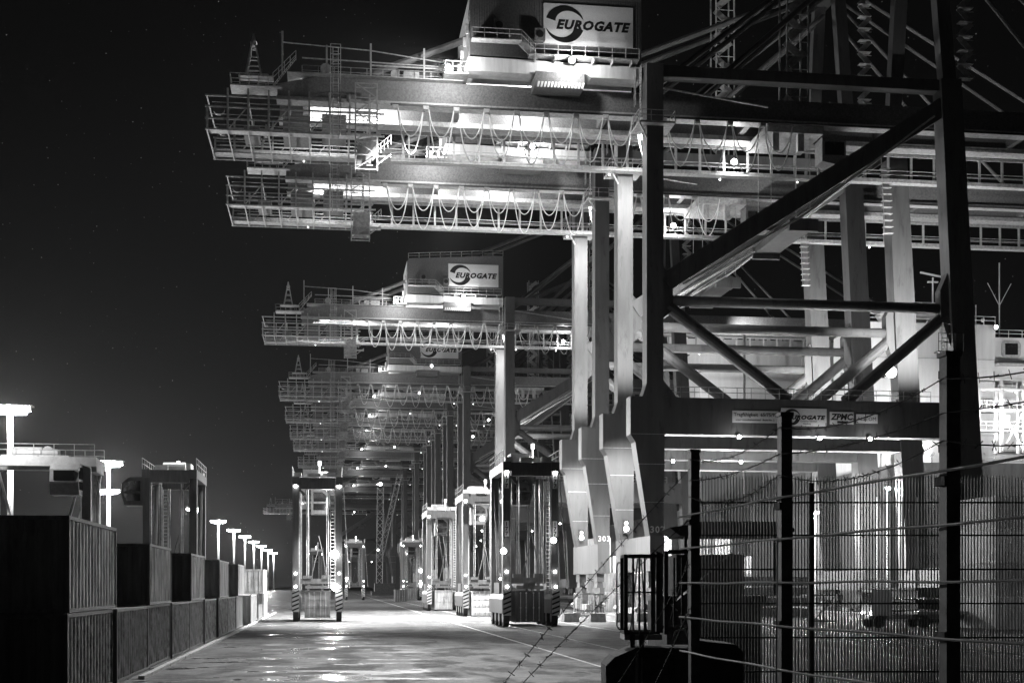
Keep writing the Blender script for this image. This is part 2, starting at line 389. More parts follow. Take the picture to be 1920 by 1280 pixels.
# ------------------------------------------------------------ gantry crane
LU = lambda z: 34.9 - (z - 5) * .052                        # waterside leg centre leans landwards going up
def flood(parent, x, y, z, r=.3, bright=True, rz=0):
    h = part('floodlight', MB().box(-r, r, -.05, .35, -r * .7, r * .9).box(-.05, .05, .05, .15, r * .9, r * 1.6), 'dark', parent, (x, y, z), rz)
    part('lens', MB().ball((0, -.08, .02), r * .95, 10, 6), 'lamp' if bright else 'lampdim', h)
    return h
def build_crane(label):
    c = thing('container_crane', label, 'crane', (33.1, 135, 0), 0, 'gantry cranes lined up along the quay')
    for k, v in enumerate((0, 14)):
        leg = MB().prism([(-.6, 8.6), (.9, 8.6), (1.0, 18.6), (1.0, 22.9), (-2.6, 22.9), (-2.6, 19.0), (-2.1, 18.2)], v - 1.0, v + 1.0)
        ll = part('lower_leg', leg, 'paint', c)
        part('weld_seam', MB().box(-1.75, 1.0, v - 1.02, v - 1.0, 15.9, 15.98).box(-2.6, 1.02, v - 1.02, v - 1.0, 19.0, 19.06).box(-1.15, .95, v - 1.02, v - 1.0, 12.0, 12.05), 'galv', ll)
        up_ = MB().box(-.88, .88, v - .98, v + .98, 22.9, 57.2)
        up_.prism([(-.88, 22.9), (-1.3, 22.9), (-.88, 24.2)], v - .9, v + .9).prism([(.88, 24.6), (2.3, 22.9), (.88, 22.9)], v - .9, v + .9)
        up_.prism([(.88, 31.0), (2.0, 31.9), (2.0, 35.2), (.88, 36.6)], v - .5, v + .5)
        part('landside_leg', up_, 'paint', c)
        z0, z1 = 5.0, 57.2; a, b2 = LU(z0), LU(z1)
        part('waterside_leg', MB().prism([(a - 1.4, z0), (a + 1.4, z0), (b2 + 1.15, z1), (b2 - 1.15, z1)], v - 1.05, v + 1.05)
             .prism([(LU(36.8) - 1.2, 36.8), (LU(35) - 2.2, 34.8), (LU(33) - 2.2, 31.9), (LU(29) - 1.2, 28.6)], v - .6, v + .6), 'paint', c)
        part('portal_beam', MB().box(1.0, LU(21) - 1.1, v - .92, v + .92, 19.05, 22.85), 'paint', c)
        part('horizontal_brace', MB().tube((2.0, v, 33.0), (LU(33) - 2.1, v, 33.0), .55, 12), 'paint', c, smooth=True)
        part('diagonal_brace', MB().beam((1.2, v, 34.8), (LU(54) - .8, v, 54.4), 1.9, 1.5), 'paint', c)
        part('diagonal_brace', MB().tube((1.6, v, 32.4), (14.6, v, 22.9), .62, 12), 'paint', c)
        part('diagonal_brace', MB().tube((LU(32) - 1.6, v, 32.2), (20.8, v, 22.9), .62, 12), 'paint', c)
        part('service_pipe', MB().path([(3, v - .9, 34.6), (16, v - .9, 42.2), (LU(54) - 2, v - .9, 53.2)], .12, 6).path([(3, v - .5, 34.0), (LU(54) - 2, v - .6, 52.6)], .06, 5), 'galv', c)
        part('upper_tie_beam', MB().box(.9, LU(57) - 1.2, v - .7, v + .7, 56.0, 57.15), 'paint', c)
        part('handrail', MB().rail((1.2, v - .8, 22.87), (30, v - .8, 22.87), 1.1, 1.5, .04), 'galv', c)
    part('upper_tie_beam', MB().tube((.88, -1.05, 54.6), (12, -1.05, 53.2), .09, 6), 'galv', c)
    part('sill_beam', MB().box(-.62, .88, -1.3, 15.3, 4.95, 8.58), 'paint', c)
    part('sill_beam', MB().box(33.6, 36.2, -1.4, 15.4, 2.9, 5.4), 'paint', c)
    # bogies
    for u in (0, 34.9):
        for v in (-1.5, 10.2):
            bo = MB().prism([(-.45, 4.9), (.45, 4.9), (.45, 3.9), (-.45, 3.9)], v + 1.6, v + 4.0)
            for k in (0, 3.1):
                bo.box(-.4, .4, v + k - .2, v + k + 2.6, 1.5, 2.3); bo.box(-.5, .5, v + k + .6, v + k + 1.7, .9, 1.5)
            bo.box(-.3, .3, v + .5, v + 5.1, 2.4, 3.2); bo.box(-.25, .25, v + .9, v + 1.5, 2.2, 2.5); bo.box(-.25, .25, v + 4, v + 4.6, 2.2, 2.5)
            bo.prism([(-.4, 3.2), (.4, 3.2), (.3, 4.0), (-.3, 4.0)], v + 1.9, v + 3.7)
            bg_ = part('bogie', bo, 'dark' if u else 'paint', c, (u, 0, 0))
            for j in range(6):
                y = v + .15 + j * 1.05
                part('wheel', MB().tube((-.1, y, .42), (.1, y, .42), .4, 12), 'dark', bg_)
            part('buffer', MB().tube((0, v - .9 if v < 0 else v + 6.6, 1.2), (0, v - .2 if v < 0 else v + 5.9, 1.2), .16, 8), 'galv', bg_)
    part('drive_unit', MB().box(-1.6, -.7, 1, 5, .4, 1.1), 'galv', c)
    part('drive_unit', MB().box(-1.5, -.8, 8, 9.5, .5, 1.9), 'galv', c)
    part('motor', MB().tube((-1.2, 11, .9), (-1.2, 12.4, .9), .35, 10), 'galv', c)
    # girders
    for k, v in enumerate((4.0, 10.4)):
        g = MB().prism([(-38.5, 53.4), (95, 53.4), (95, 55.6), (-34.5, 55.6), (-38.5, 54.7)], v - .75, v + .75)
        part('girder', g, 'girder', c)
        part('girder_flange', MB().box(-38.6, 95, v - 1.0, v + 1.0, 53.18, 53.39), 'galv', c)
        part('trolley_rail', MB().box(-30, 95, v + (.8 if k == 0 else -.95), v + (.95 if k == 0 else -.8), 53.4, 53.7), 'galv', c)
    for u in range(-36, 92, 16):
        part('cross_beam', MB().box(u, u + .6, 4.76, 9.64, 53.8, 55.2), 'girder', c)
    # festoon on the near girder
    part('festoon_track', MB().box(-27, 60, 2.55, 2.68, 52.85, 53.05), 'dark', c)
    prev = None; u = -26.5; i = 0
    while u < 14:
        step = 3.15 if u < 0 else 3.6
        loop = MB()
        for off, sag in ((0, 2.9), (.06, 5.2 if i % 3 else 4.7)):
            pts = []
            for q in range(13):
                f = q / 12; pts.append((u + .25 + (step - .5) * (f if off == 0 else .5 + (f - .5) * (1.0)), 2.6 + off * 3, 52.6 - (sag + .0) * (1 - (2 * f - 1) ** 2) ** .8))
            loop.path(pts, .065, 5)
        part('festoon_cable', loop, 'cable', c)
        part('festoon_carrier', MB().box(u - .3, u + .3, 2.4, 2.85, 52.55, 52.85).tube((u - .25, 2.5, 52.5), (u + .25, 2.5, 52.5), .16, 6), 'galv', c)
        u += step; i += 1
    # walkway under the far girder
    part('walkway', MB().box(-45.5, 95, 11.8, 12.9, 50.0, 50.25).box(-45.5, 95, 11.75, 11.85, 50.25, 50.4), 'galv', c)
    part('walkway_beam', MB().box(-28, 95, 11.9, 12.1, 53.0, 53.3), 'galv', c)
    for q in range(44):
        part('walkway_post', POSTM, 'galv', c, (-28 + 2.8 * q, 11.9, 50.25))
    part('walkway_handrail', MB().path([(-45.5, 11.85, 51.35), (95, 11.85, 51.35)], .05, 5).path([(-45.5, 11.85, 50.9), (95, 11.85, 50.9)], .04, 5)
         .path([(-28, 12.9, 51.35), (95, 12.9, 51.35)], .05, 5), 'galv', c)
    # end cage of the maintenance gallery
    for v in (3.0, 12.6):
        cg = MB()
        for z in (49.6, 50.7, 51.9, 53.0): cg.box(-45.7, -27.6, v - .06, v + .06, z, z + .16)
        for z in (50.15, 51.2, 52.4): cg.box(-45.0, -28.0, v - .03, v + .03, z, z + .06)
        for q in range(9): cg.box(-45.6 + 2.05 * q, -45.42 + 2.05 * q, v - .1, v + .1, 49.6, 53.9 if 0 < q else 52.0)
        for q in (1, 3, 5): cg.beam((-45.5 + 2.05 * q, v, 49.7), (-43.6 + 2.05 * q, v, 52.0), .1)
        part('gallery_frame', cg, 'galv', c)
    gp = MB()
    for q in range(9): gp.box(-45.6 + 2.05 * q, -45.48 + 2.05 * q, 3.06, 12.5, 49.6, 49.75); 
    for q in range(0, 9, 2): gp.box(-45.6 + 2.05 * q, -45.48 + 2.05 * q, 3.06, 12.5, 53.0, 53.12)
    gp.box(-45.4, -29, 3.3, 4.6, 49.76, 49.82).box(-45.4, -29, 10.6, 12.2, 49.76, 49.82)
    part('gallery_floor', gp, 'galv', c)
    for bb in ((-38, -35.2, 5.2, 9, 50.1, 52.2), (-34, -31.5, 5.5, 8.5, 50.3, 52.6), (-42, -40.4, 5.5, 8.5, 50, 51)): part('winch_cabinet', MB().box(*bb), 'house', c)
    for y_ in (3.6, 10): part('sheave', MB().tube((-44.4, y_, 52), (-44.4, y_ + .5, 52), .6, 14), 'dark', c)
    # platforms on the landside end, small mast, stairs
    pf = MB().box(-43.2, -38.0, 2.6, 5.2, 54.1, 54.25).rail((-43.2, 2.65, 54.25), (-39.4, 2.65, 54.25), 1.1, .9, .04).rail((-43.2, 5.1, 54.25), (-38, 5.1, 54.25), 1.1, .9, .04).rail((-43.2, 2.65, 54.25), (-43.2, 5.1, 54.25), 1.1, .9, .04)
    pf.ladder((-38.9, 2.7, 54.2), (-36.6, 2.7, 57.2), .6, (0, 1, 0), .3).rail((-38.9, 2.3, 54.4), (-36.6, 2.3, 56.8), 1, .8, .035)
    part('end_platform', pf, 'galv', c)
    am = MB()
    for q in ((-41.7, 3.0), (-40.1, 3.0), (-41.7, 4.6), (-40.1, 4.6)): am.beam((q[0], q[1], 55.4), (-40.9, 3.8, 59.8), .16)
    for z, w in ((56.3, .65), (57.3, .47), (58.3, .28)):
        am.box(-40.9 - w, -40.9 + w, 3.8 - w, 3.8 - w + .1, z, z + .1); am.box(-40.9 - w, -40.9 + w, 3.8 + w, 3.8 + w + .1, z, z + .1)
    am.ball((-40.9, 3.8, 58.9), .35).box(-42.4, -38.9, 3.1, 4.6, 55.3, 55.42)
    part('antenna_mast', am, 'galv', c)
    tr = MB().rail((-36, 3.1, 55.6), (-19.5, 3.1, 55.6), 1.05, 1.6, .035).rail((-36, 4.9, 55.6), (-19.5, 4.9, 55.6), 1.05, 1.6, .035)
    tr.box(-37.5, -19.5, 2.4, 5.2, 55.6, 55.68)
    for u, t in ((-38, 60), (-33.5, 58.8), (-29, 59.2), (-23.5, 59), (-20, 57.6)):
        tr.box(u - .09, u + .09, 3.0, 3.18, 55.6, t)
    tr.path([(-38, 3.1, 58.9), (-29, 3.1, 58.5), (-20, 3.1, 57.5)], .06).path([(-36, 3.1, 57.4), (-20, 3.1, 57.2)], .07).path([(-29, 3.1, 57), (-20, 3.1, 57)], .09)
    part('girder_walkway', tr, 'galv', c)
    part('cable_drum', MB().tube((-33.6, 3, 56.4), (-33.6, 4.4, 56.4), .55, 12), 'galv', c)
    part('cable_drum', MB().tube((-26.5, 3.2, 56.3), (-26.5, 4.4, 56.3), .45, 12), 'galv', c)
    part('switch_box', MB().box(-25.6, -24, 3.2, 4.6, 55.7, 56.6), 'galv', c)
    lt = MB().ladder((-32.6, 2.3, 49.0), (-32.6, 2.3, 58.4), .55, (1, 0, 0), .35)
    for q in range(10):
        z = 49.4 + q
        lt.path([(-33.1, 2.3, z), (-33.1, 1.6, z), (-32.1, 1.6, z), (-32.1, 2.3, z)], .035, 4)
    for x in (-33.1, -32.1): lt.tube((x, 1.6, 49.4), (x, 1.6, 58.4), .035, 4)
    part('cage_ladder', lt, 'galv', c)
    # hanging access tower
    at = MB()
    for x in (-30.6, -28.4):
        for y in (1.2, 2.4): at.box(x - .06, x + .06, y - .06, y + .06, 45.6, 54.4)
    for q in range(7):
        z = 45.7 + q * 1.45
        for y in (1.2, 2.4): at.beam((-30.6, y, z), (-28.4, y, z), .1); 
        for x in (-30.6, -28.4): at.beam((x, 1.2, z), (x, 2.4, z), .08)
        if q < 6 and q % 2 == 0: at.beam((-30.6, 1.2, z), (-28.4, 1.2, z + 1.45), .09).beam((-28.4, 1.2, z + 1.45), (-30.6, 1.2, z + 2.9), .09)
    part('access_tower', at, 'galv', c)
    ts = MB().box(-30.5, -28.5, 1.3, 2.3, 46.1, 46.2)
    for q in range(5): ts.beam((-30.4, 1.8, 46.2 + q * .55), (-28.5, 1.8, 46.55 + q * .55), .9, .07)
    ts.box(-28.4, -27.0, 1.2, 2.4, 47.0, 47.1).rail((-28.4, 1.2, 47.1), (-27, 1.2, 48.3), 1, .5, .04).beam((-28.4, 1.2, 46.2), (-27, 1.2, 47.3), .12)
    part('access_stair', ts, 'galv', c)
    # machinery house
    hs = MB().prism([(-19, 57.6), (-1.1, 57.6), (-1.1, 65.1), (-3, 65.1), (-18.7, 64.1), (-19, 63.6)], .6, 12.5)
    ho = part('machinery_house', hs, 'house', c)
    rb = MB()
    for q in range(70): rb.box(-18.9 + q * .254, -18.82 + q * .254, .56, .6, 57.7, 63.9)
    part('cladding_rib', rb, 'house', ho)
    part('roof_handrail', MB().rail((-18.8, .8, 64.1), (-3, .8, 65.1), 1.0, 1.9, .04).rail((-3, .8, 65.1), (-1.1, .8, 65.1), 1, 1.9, .04), 'galv', ho)
    gate_sign(ho, -11.4, .54, 59.2, 9.4, 4.15)
    for x, z in ((-16.6, 60.0), (-12.4, 59.3)):
        a_ = part('vent_unit', MB().box(x, x + 1.1, -.05, .5, z, z + 1.2), 'house', ho)
        part('vent_fan', MB().tube((x + .55, -.09, z + .6), (x + .55, -.05, z + .6), .38, 12), 'signk', a_)
    part('end_wall', MB().box(-19.1, -19.03, .7, 12.4, 57.7, 63.6), 'galv', ho)
    fl = MB().prism([(-19.6, 56.0), (-12.6, 55.9), (-12.2, 56.2), (-6.9, 56.2), (-6.4, 55.9), (-1.1, 55.9), (-1.1, 57.2), (-19.2, 57.4)], .4, 2.6).box(-19.2, -1.1, 5.0, 9.4, 56.4, 57.4)
    part('floor_pan', fl, 'white', c)
    vb = part('vent_cabinet', MB().box(-12.3, -7.2, .1, 3.0, 54.75, 56.15), 'house', c)
    for q in range(14):
        part('louvre', LOUV, 'white', vb, (-12.15 + q * .355, .05, 54.55))
    wk = MB().box(-18.9, -13.8, -.6, .5, 58.9, 59.0).rail((-18.9, -.6, 59), (-13.8, -.6, 59), 1.0, 1.2, .035)
    wk.box(-13.0, -1.6, -.7, .5, 57.5, 57.62).rail((-12.9, -.7, 57.6), (-1.6, -.7, 57.6), 1.05, 1.5, .04)
    wk.beam((-13.8, -.1, 58.95), (-12.4, -.1, 57.6), .8, .1).rail((-13.8, -.6, 58.95), (-12.4, -.6, 57.6), 1, 1.2, .035)
    for q in range(6): wk.box(-12.4 + q * 2, -12.3 + q * 2, -.7, .5, 57.1, 57.5)
    wk.rail((-19.8, .8, 55.9), (-19.8, 5, 55.9), 1.1, 1, .05).rail((-21.5, .8, 55.9), (-19.2, .8, 55.9), 1.1, .8, .05).box(-21.6, -19.1, .7, 5, 55.7, 55.85)
    for q in range(5): wk.box(-20.2 + q * .25, -19.9 + q * .25, .6, .8, 55.9 + q * 1.3, 56.6 + q * 1.4)
    part('house_walkway', wk, 'galv', c)
    # backstays, forestays and A-frame
    for v in (4, 10.4):
        part('backstay', MB().tube((-31, v, 55.6), (31.5, v - (v - 7) * .5, 82), .38, 8), 'paint', c)
        part('stay', MB().tube((2, v, 57.2), (31.0, v - (v - 7) * .5, 80.5), .3, 8), 'paint', c)
        part('stay', MB().tube((5.6, v, 55.6), (30.8, v - (v - 7) * .5, 78), .3, 8), 'paint', c)
        part('forestay', MB().tube((33.5, v - (v - 7) * .5, 82), (80, v, 55.6), .22, 6), 'paint', c)
        part('forestay', MB().tube((33.5, v - (v - 7) * .5, 79), (56, v, 55.6), .22, 6), 'paint', c)
    for v in (0, 14):
        part('apex_column', MB().beam((LU(57), v, 57.1), (32, 7 + (v - 7) * .45, 82.4), 1.5, 1.3), 'paint', c)
    part('apex_beam', MB().box(31.2, 33.2, 3, 11, 81, 83), 'paint', c)
    ast = MB()
    for q in range(16):
        z = 57.3 + q * 1.5
        ast.box(LU(57) + .9, LU(57) + 2.4, -1.2, -.3, z, z + .05).path([(LU(57) + .9, -1.2, z + 1), (LU(57) + 2.4, -1.2, z + 1)], .03, 4)
        ast.beam((LU(57) + (.9 if q % 2 else 2.4), -.8, z), (LU(57) + (2.4 if q % 2 else .9), -.8, z + 1.5), .6, .04, (0, 1, 0))
    part('apex_stair', ast, 'galv', c)
    stt = MB()
    for x in (16.2, 18.6):
        for y in (5, 7.4): stt.box(x - .08, x + .08, y - .08, y + .08, 55.6, 80)
    for q in range(16):
        z = 55.8 + q * 1.5; s_ = 1 if q % 2 else -1
        stt.beam((17.4 - s_ * .9, 5.4 if q % 2 else 6.6, z), (17.4 + s_ * .9, 5.4 if q % 2 else 6.6, z + 1.5), .8, .06)
        stt.box(16.2, 18.6, 4.96, 5.04, z + .9, z + .96)
    part('stair_tower', stt, 'galv', c)
    # stairs up the waterside rear leg
    ws = MB()
    for q in range(15, 26):
        z = 33 + q * .75; x = LU(z) - 2.0
        ws.box(x - .35, x + .75, 12.2, 12.9, z, z + .07)
    ws.rail((LU(44.3) - 2.4, 12.2, 44.3), (LU(52) - 2.4, 12.2, 52), 1.0, 1.0, .035)
    part('leg_stair', ws, 'galv', c)
    # landings and ladders on legs
    for v, z in ((0, 51.0), (14, 50.5)):
        ld = MB().box(-1.9, 1.9, v - 1.9, v + 1.9, z - .25, z - .05)
        for a, b2 in (((-1.9, v - 1.9), (1.9, v - 1.9)), ((-1.9, v - 1.9), (-1.9, v + 1.9)), ((1.9, v - 1.9), (1.9, v + 1.9))): ld.rail((*a, z - .05), (*b2, z - .05), 1.1, 1.2, .04)
        ld.beam((-1.9, v - 1.9, z - .2), (-.8, v - .9, z - 1.6), .14)
        part('leg_landing', ld, 'galv', c)
        part('leg_ladder', MB().ladder((-1.3, v, z), (-1.3, v, 57.4), .5, (0, 1, 0), .33).path([(-1.9, v - .3, z + 2), (-1.9, v - .3, 57)], .04).path([(-1.9, v + .3, z + 2), (-1.9, v + .3, 57)], .04), 'galv', c)
    # rear-portal cage ladder and lift cabin beside waterside leg
    cl_ = MB().ladder((31.2, -1.5, 23), (31.2, -1.5, 31), .6, (1, 0, 0), .4)
    for q in range(8): cl_.path([(30.8, -1.5, 24 + q), (30.8, -2.2, 24 + q), (31.6, -2.2, 24 + q), (31.6, -1.5, 24 + q)], .04, 4)
    cl_.box(30.2, 33, -2.2, -1.1, 28, 28.12).rail((30.2, -2.2, 28.1), (33, -2.2, 28.1), 1.9, .9, .04)
    part('leg_cage_ladder', cl_, 'dark', c)
    # trolley with cab and hoist ropes
    ty = part('trolley', MB().box(13.5, 19.8, 3.6, 10.8, 52.3, 53.1).box(14.5, 17.6, 5, 9.4, 53.1, 54.6).rail((13.5, 3.6, 53.1), (19.8, 3.6, 53.1), 1, 1, .04).box(14.2, 14.9, 3.8, 4.4, 50.4, 52.3).box(17.0, 17.7, 3.8, 4.4, 50.4, 52.3), 'galv', c)
    cb_ = part('operator_cab', MB().prism([(19.9, 49.6), (22.0, 49.2), (22.6, 50.3), (22.6, 52.2), (19.9, 52.2)], 4.2, 6.4), 'house', ty)
    part('cab_window', MB().prism([(20.2, 50.3), (22.4, 50.3), (22.4, 51.7), (20.2, 51.7)], 4.14, 4.18), 'glass', cb_)
    part('lit_panel', MB().box(15.0, 17.5, 3.4, 3.5, 53.2, 54.3), 'window', ty)
    rp = MB()
    for u, v in ((14.4, 5), (18.8, 5), (14.4, 9.4), (18.8, 9.4)): rp.tube((u, v, 52.3), (u, v, 43.6), .045, 4)
    part('hoist_rope', rp, 'galv', ty)
    part('head_block', MB().box(14, 19.2, 6.2, 8.4, 42.4, 43.0).tube((14.6, 6.4, 43.3), (14.6, 8.2, 43.3), .55, 10).tube((18.6, 6.4, 43.3), (18.6, 8.2, 43.3), .55, 10).box(15.2, 18, 1.0, 13.4, 41.6, 42.3).box(15, 18.2, .8, 1.3, 41.0, 42.3).box(15, 18.2, 13.1, 13.6, 41.0, 42.3), 'paint', ty)
    # signal lights
    for v in (13.0,):
        s_ = part('signal_light', MB().box(-.3, .3, v - .35, v - .03, 9.3, 10.9), 'dark', c)
        part('signal_lens', MB().ball((0, v - .42, 10.5), .2, 10, 6), 'lampdim', s_)
        part('signal_lens', MB().ball((0, v - .42, 9.85), .3, 10, 6), 'lamp', s_)
    # floodlights with their lamps
    for x, y, z, r in ((-21.2, .5, 56.1, .36), (-8.7, -.9, 57.0, .33), (12.2, 11.4, 51.4, .36)): flood(c, x, y, z, r)
    for x in (8.8, 17.5, 23.0): flood(c, x, -1.35, 18.8, .22)
    flood(c, 27.3, 3.2, 26.6, .62)
    for x in (-1.9, 3, 11, 24): flood(c, x, 12.95, 49.8, .12, False)
    for x in (-36, -30, 20, 40): flood(c, x, 12.4, 49.7, .1, False)
    return c
POSTM = MB().box(-.13, .13, 0, .16, 0, 2.75).mesh('walkway_post')
LOUV = MB().add([(0, 0, 0), (.2, 0, 0), (.34, 0, .55), (.12, 0, .55), (0, .12, 0), (.2, .12, 0), (.34, .12, .55), (.12, .12, .55)],
                [(0,1,2,3),(7,6,5,4),(0,4,5,1),(1,5,6,2),(2,6,7,3),(3,7,4,0)]).mesh('louvre')
LKW = 0.30
def crane_lights(c, lvl, idx):
    k = 1000 * LKW
    def L(kind, loc, w, **a): return lamp(kind, c, loc, w * k, **a)
    f = 1.0 if idx < 3 else .3
    L('POINT', (-21.2, -.9, 55.6), 10 * f)
    L('POINT', (-19.5, 7.2, 54.0), 26 * f)  # added lamp hidden between the girders, brightens the far girder
    if idx < 3:
        for u in (-34, -28, -12): L('POINT', (u, 7.2, 54.5), 12)  # more added lamps between the girders
    L('SPOT', (-18, 7.2, 52.6), 4600 if idx < 2 else (700 if idx < 4 else 60), aim=(-22, 0, 0), angle=68, blend=1)
    if lvl < 2:
        L('POINT', (-8.7, -1.6, 56.7), 7)
        L('POINT', (12.2, 10.9, 51.2), 5)
        L('SPOT', (0, 1.3, 23.6), 150, aim=(0, 14, 36), angle=78, blend=1)  # added leg spots without fixtures, they brighten the rear legs
        L('SPOT', (0, 1.3, 52.0), 170, aim=(0, 14, 40), angle=80, blend=1)
        L('SPOT', (0, 1.3, 18.5), 85, aim=(0, 14, 13.5), angle=62, blend=1)
        L('SPOT', (32.6, 1.6, 25.0), 240, aim=(33.5, 14, 37), angle=80, blend=1)
        L('POINT', (27.3, 3.0, 26.3), 70)
        for x in (8.8, 17.5, 23.0): L('POINT', (x, -2.3, 18.4), .6, radius=.15)
    if lvl < 3:
        L('SPOT', (17, 2.5, 18.6), 75 if idx < 2 else 60, aim=(17, 4, 0), angle=150, blend=1)
    if idx == 0:
        L('SPOT', (-21.4, -1.8, 56.0), 1700, aim=(-41, -76, 3), angle=36, blend=.9)  # extra beams at the tail flood, added to brighten the container row
        L('SPOT', (-21.6, -1.6, 56.2), 1900, aim=(-40, -1, 0), angle=60, blend=.9)

crane = build_crane('nearest quay crane, black front portal with company boards and number 302')
crane_labels = [(162, 'second quay crane from the front, its dark lower leg numbered 303'),
                (247, 'third quay crane, smaller company board on its machine house, whole gallery lit'),
                (326, 'fourth quay crane, dim gallery end just below the third crane'),
                (372, 'fifth quay crane of the row, its gallery below the fourth one'),
                (415, 'sixth quay crane of the row, deep in the cluster of small lights'),
                (452, 'seventh quay crane of the row, mostly hidden behind nearer galleries'),
                (517, 'eighth quay crane of the row, low behind the left straddle carrier'),
                (600, 'ninth quay crane of the row, tiny and low over the road end'),
                (705, 'tenth quay crane, second farthest, just a low grey gallery'),
                (860, 'farthest quay crane whose boom tip pokes out left of the carrier')]
cranes = [crane]
for i, (y, lab) in enumerate(crane_labels):
    sk = ()
    if i >= 2: sk = ('wheel', 'louvre', 'cladding_rib', 'hoist_rope', 'trolley_rail', 'buffer', 'drive_unit', 'vent_fan', 'leg_stair', 'signal_lens')
    if i >= 5: sk += ('walkway_post', 'festoon_cable', 'festoon_carrier', 'vent_unit', 'service_pipe', 'cage_ladder', 'stair_tower', 'apex_stair', 'vent_cabinet')
    c = copy_thing(crane, lab, (33.1 if y < 800 else 3.0, y, 0), 0, skip=sk); cranes.append(c)
for i, c in enumerate(cranes):
    crane_lights(c, 0 if i < 2 else (1 if i < 3 else 3), i)
# boards and numbers that only the two nearest cranes show
pb = crane
w1 = part('sign_board', MB().box(0, 4.95, -.05, 0, 0, 1.25), 'signw', pb, (8.2, -.95, 20.35))
part('lettering', text_mesh('Tragfähigkeit  65/75/95t', .50, 0, 'LEFT', .006), 'signk', w1, (.15, -.06, .68))
part('lettering', text_mesh('unter Lastaufnahmemittel   Bauer-Nr. 2', .26, 0, 'LEFT', .003), 'signk', w1, (.35, -.06, .22))
gate_sign(pb, 13.45, -.95, 20.1, 4.95, 1.85, True)
z_ = part('sign_board', MB().box(0, 2.6, -.05, 0, 0, 1.3), 'signw', pb, (18.75, -.95, 20.35))
part('lettering', text_mesh('ZPMC', .88, .2, 'LEFT', .03, 1.0), 'signk', z_, (.12, -.06, .48))
part('lettering', MB().box(.8, 2.0, -.062, -.052, .12, .34), 'signk', z_)
a_ = part('sign_board', MB().box(0, 2.35, -.05, 0, 0, .95), 'signw', pb, (21.65, -.95, 20.5))
part('lettering', text_mesh('ALSTOM', .55, 0, 'LEFT', .0, 1.0), 'signk', a_, (.1, -.06, .28))
part('number', text_mesh('302', .95, 0, 'LEFT', .02, 1.15), 'white', crane, (-.55, -1.01, 8.9))
part('number', text_mesh('303', .95, 0, 'LEFT', .02, 1.15), 'signw', cranes[1], (-.55, -1.01, 8.9))

# ------------------------------------------------------------ lamp masts
def build_mast(label, loc):
    t = thing('lamp_mast', label, 'lamp post', loc, 0, 'tall lamp masts along the yard')
    part('pole', MB().tube((0, 0, 0), (0, 0, 29.4), .55, 12, .36), 'white', t, smooth=True)
    hd = MB().prism([(-2.4, 29.3), (2.4, 29.3), (3.1, 30.5), (-3.1, 30.5)], -.5, .5).box(-3.3, 3.3, -.9, .9, 30.5, 30.7)
    part('lamp_crossbar', hd, 'galv', t)
    for k in range(6):
        f = part('lamp_head', MB().box(-.4, .4, -.35, .35, 0, .5), 'galv', t, (-2.75 + 1.1 * k, -.9, 29.9))
        part('lens', MB().box(-.36, .36, -.5, -.36, -.1, .5).box(-.36, .36, -.3, .3, -.2, -.05), 'lamp', f)
    part('service_ladder', MB().ladder((0, -.8, 1), (0, -.6, 29), .5), 'galv', t)
    return t
mast = build_mast('nearest tall lamp mast at the left edge above the containers', (-48, 210, 0))
masts = [mast]
for x, y, lab in ((-48, 300, 'lamp mast glowing behind the cab of the left yard carrier'),
                  (-62, 388, 'lamp mast to the right of the left carrier cab, wide crossbar'),
                  (-46.5, 475, 'lamp mast hidden low behind the tall carrier portal'),
                  (-46, 563, 'largest lamp mast in the far receding line, right of the tall carrier'),
                  (-46, 652, 'second mast of the far receding line of lamps'),
                  (-46, 735, 'third mast of the far receding line of lamps'),
                  (-46, 820, 'fourth mast of the far receding line of lamps'),
                  (-46, 910, 'fifth mast of the far receding line of lamps'),
                  (-46, 1005, 'sixth mast of the far receding line of lamps'),
                  (-46, 1100, 'smallest and farthest mast of the receding line of lamps')):
    masts.append(copy_thing(mast, lab, (x, y, 0)))
for i, m_ in enumerate(masts):
    lamp('POINT', m_, (0, -1.4, 29.0), (230000 if i < 4 else 90000), radius=1.2)

